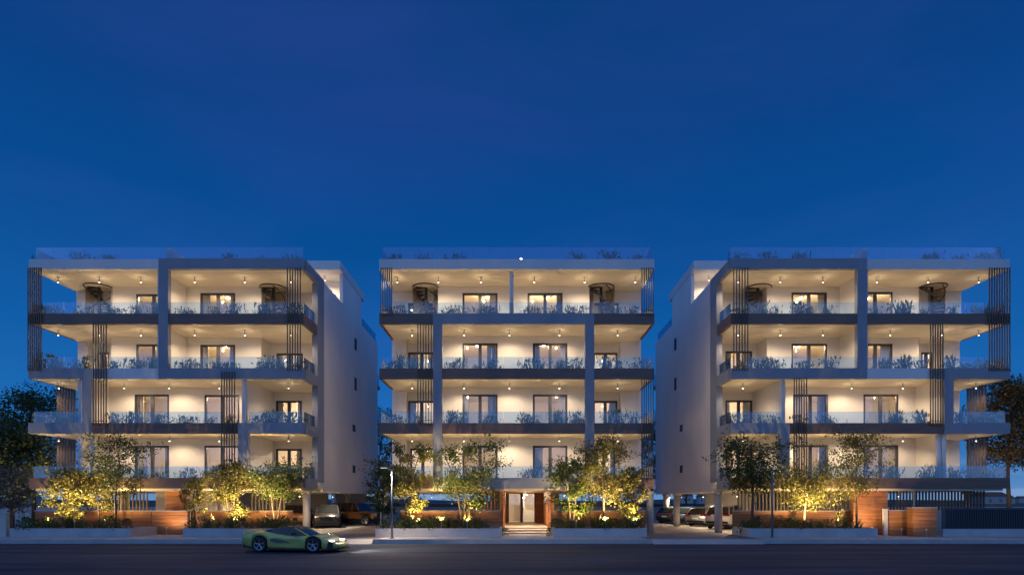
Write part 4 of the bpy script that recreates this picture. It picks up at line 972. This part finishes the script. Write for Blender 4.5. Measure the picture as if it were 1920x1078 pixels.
for s in (-1, 1):                                               # dipped headlights
    hd = bpy.data.lights.new('light', 'SPOT'); hd.energy = 260; hd.color = (1.0, .87, .68); hd.spot_size = R(110); hd.spot_blend = 1.0; hd.shadow_soft_size = .05
    ho = bpy.data.objects.new('light', hd); COL.objects.link(ho); ho.parent = ct; ho.location = (2.56, s*.5, .56); ho.rotation_euler = (0, R(-84), R(12))
for s in (-1, 1):                                               # sculpted side intake and mirrors
    cadd('side_intake', pyd('side_intake', [(-.72, s*.925, .78), (-.30, s*.915, .62), (.25, s*.895, .46), (-.35, s*.93, .44), (-.75, s*.955, .52)], [(0, 1, 2, 3, 4)], 'car_black'), None)
    mb = MB().tube([(.52, s*.76, .80), (.48, s*.95, .86)], .02, 6).box(.38, .53, min(s*.92, s*1.10), max(s*.92, s*1.10), .82, .92); cadd('wing_mirror', mb, 'car_black')

suv = dict(x=(-2.3, 2.3), wr=.37, wheels=(-1.4, 1.42), w=1.9, under=.6,
    bottom=[(-2.3, .42), (-1.9, .30), (1.9, .28), (2.3, .36)], shoulder=[(-2.3, .95), (-2.0, 1.02), (0, 1.0), (1.2, .98), (2.0, .90), (2.3, .74)],
    deck=[(-2.3, 1.0), (-1.9, 1.08), (0, 1.05), (1.0, 1.06), (1.9, .97), (2.3, .80)],
    half=[(-2.3, .44), (-1.9, .49), (0, .5), (1.6, .495), (2.1, .46), (2.3, .40)],
    cabin=[(-2.15, 1.02, .43, 1.08, .42), (-1.85, 1.03, .45, 1.52, .36), (-1.2, 1.03, .455, 1.63, .37), (0, 1.03, .455, 1.66, .37), (.35, 1.03, .455, 1.60, .365), (1.1, 1.03, .43, 1.08, .40)],
    roof=(1, 4), pillars=[(0, 1), (2, 2), (3, 3), (5, 4)],
    bits=[('headlight', 'clear_lens', [(2.16, 2.27, -.82, -.52, .74, .86), (2.16, 2.27, .52, .82, .74, .86)]), ('grille', 'car_black', [(2.2, 2.33, -.45, .45, .5, .74)]), ('front_bumper', 'car_black', [(2.1, 2.34, -.8, .8, .32, .44)]),
          ('tail_light', 'red_lens', [(-2.31, -2.12, -.86, -.42, .92, 1.03), (-2.31, -2.12, .42, .86, .92, 1.03)]), ('rear_bumper', 'car_black', [(-2.36, -2.1, -.78, .78, .40, .54)]), ('number_plate', 'clear_lens', [(-2.33, -2.3, -.26, .26, .66, .77)]),
          ('door_handle', 'rim', [(-.35, -.15, -.965, -.94, .9, .93), (-.35, -.15, .94, .965, .9, .93)]), ('wing_mirror', 'car_black', [(.75, .9, -1.1, -.92, 1.02, 1.16), (.75, .9, .92, 1.1, 1.02, 1.16)])])
box4 = dict(suv); box4.update(x=(-2.15, 2.1), wr=.43, wheels=(-1.3, 1.3), w=1.9, under=.7,
    bottom=[(-2.15, .5), (2.1, .5)], shoulder=[(-2.15, 1.05), (0, 1.08), (1.0, 1.08), (2.1, .98)], deck=[(-2.15, 1.12), (0, 1.14), (.9, 1.16), (2.1, 1.05)],
    half=[(-2.15, .45), (-1.8, .47), (1.5, .46), (2.1, .42)],
    cabin=[(-2.12, 1.12, .44, 1.3, .43), (-2.05, 1.12, .44, 1.74, .40), (-1.2, 1.12, .44, 1.79, .40), (0, 1.12, .44, 1.79, .40), (.3, 1.12, .44, 1.74, .39), (.75, 1.12, .43, 1.16, .42)],
    bits=[('headlight', 'clear_lens', [(2.03, 2.13, -.72, -.50, .80, .98), (2.03, 2.13, .50, .72, .80, .98)]), ('grille', 'car_black', [(2.05, 2.14, -.42, .42, .70, 1.0)]), ('front_bumper', 'car_black', [(2.05, 2.36, -.85, .85, .48, .66)]), ('wheel_flare', 'car_black', [(.78, 1.82, -.99, -.86, .87, .96), (.78, 1.82, .86, .99, .87, .96), (-1.82, -.78, -.99, -.86, .87, .96), (-1.82, -.78, .86, .99, .87, .96)]),
          ('tail_light', 'red_lens', [(-2.2, -2.1, -.88, -.72, .9, 1.1), (-2.2, -2.1, .72, .88, .9, 1.1)]), ('door_handle', 'rim', [(-.3, -.1, -.93, -.9, .98, 1.01), (-.3, -.1, .9, .93, .98, 1.01)]), ('wing_mirror', 'car_black', [(.5, .65, -1.08, -.88, 1.14, 1.3), (.5, .65, .88, 1.08, 1.14, 1.3)])])
hatch = dict(suv); hatch.update(x=(-2.05, 2.1), wr=.33, wheels=(-1.25, 1.3), w=1.78,
    shoulder=[(-2.05, .82), (-1.7, .90), (0, .88), (1.2, .84), (1.8, .72), (2.1, .58)], deck=[(-2.05, .88), (-1.7, .95), (0, .92), (1.1, .92), (1.8, .80), (2.1, .64)],
    bottom=[(-2.05, .34), (-1.7, .22), (1.7, .2), (2.1, .28)],
    cabin=[(-1.95, .88, .42, .96, .40), (-1.5, .90, .44, 1.36, .35), (-.8, .90, .445, 1.45, .36), (0, .90, .445, 1.46, .36), (.4, .90, .44, 1.38, .35), (1.25, .88, .41, .93, .38)],
    bits=[('headlight', 'clear_lens', [(1.9, 2.05, -.76, -.46, .60, .72), (1.9, 2.05, .46, .76, .60, .72)]), ('grille', 'car_black', [(2.0, 2.13, -.4, .4, .36, .52)]), ('tail_light', 'red_lens', [(-2.06, -1.88, -.8, -.45, .78, .88), (-2.06, -1.88, .45, .8, .78, .88)]),
          ('rear_bumper', 'car_black', [(-2.1, -1.9, -.7, .7, .32, .44)]), ('number_plate', 'clear_lens', [(-2.08, -2.05, -.24, .24, .56, .66)]), ('wing_mirror', 'car_black', [(.8, .95, -1.02, -.86, .9, 1.02), (.8, .95, .86, 1.02, .9, 1.02)])])
GZ = .226
car('parked_car', 'grey off-roader parked nose out under the block beside the brown one', suv, (fx(615, 10.8), 10.8, GZ), R(-75), 'paint_grey')
car('parked_car', 'brown off-roader parked beside the grey one in the driveway', box4, (fx(672, 14.4), 14.4, GZ), R(-22), 'paint_brown')
car('parked_car', 'dark car parked behind the round column under the block behind the green car', suv, (fx(556, 11.2), 11.2, GZ), R(-80), 'paint_brown')
car('parked_car', 'white car with red tail lights backed up to the low timber wall', suv, (fx(1367, 8.7), 8.7, GZ), R(50), 'paint_white')
car('parked_car', 'silver hatchback parked between the white car and the blue one', hatch, (fx(1327, 12.8), 12.8, GZ), R(46), 'paint_silver')
car('parked_car', 'small blue hatchback parked between the silver and the dark cars', hatch, (fx(1298, 15.6), 15.6, GZ), R(46), 'paint_blue')
car('parked_car', 'dark grey hatchback parked at the end of the angled row by the pale column', hatch, (fx(1268, 18.6), 18.6, GZ), R(46), 'paint_dark')
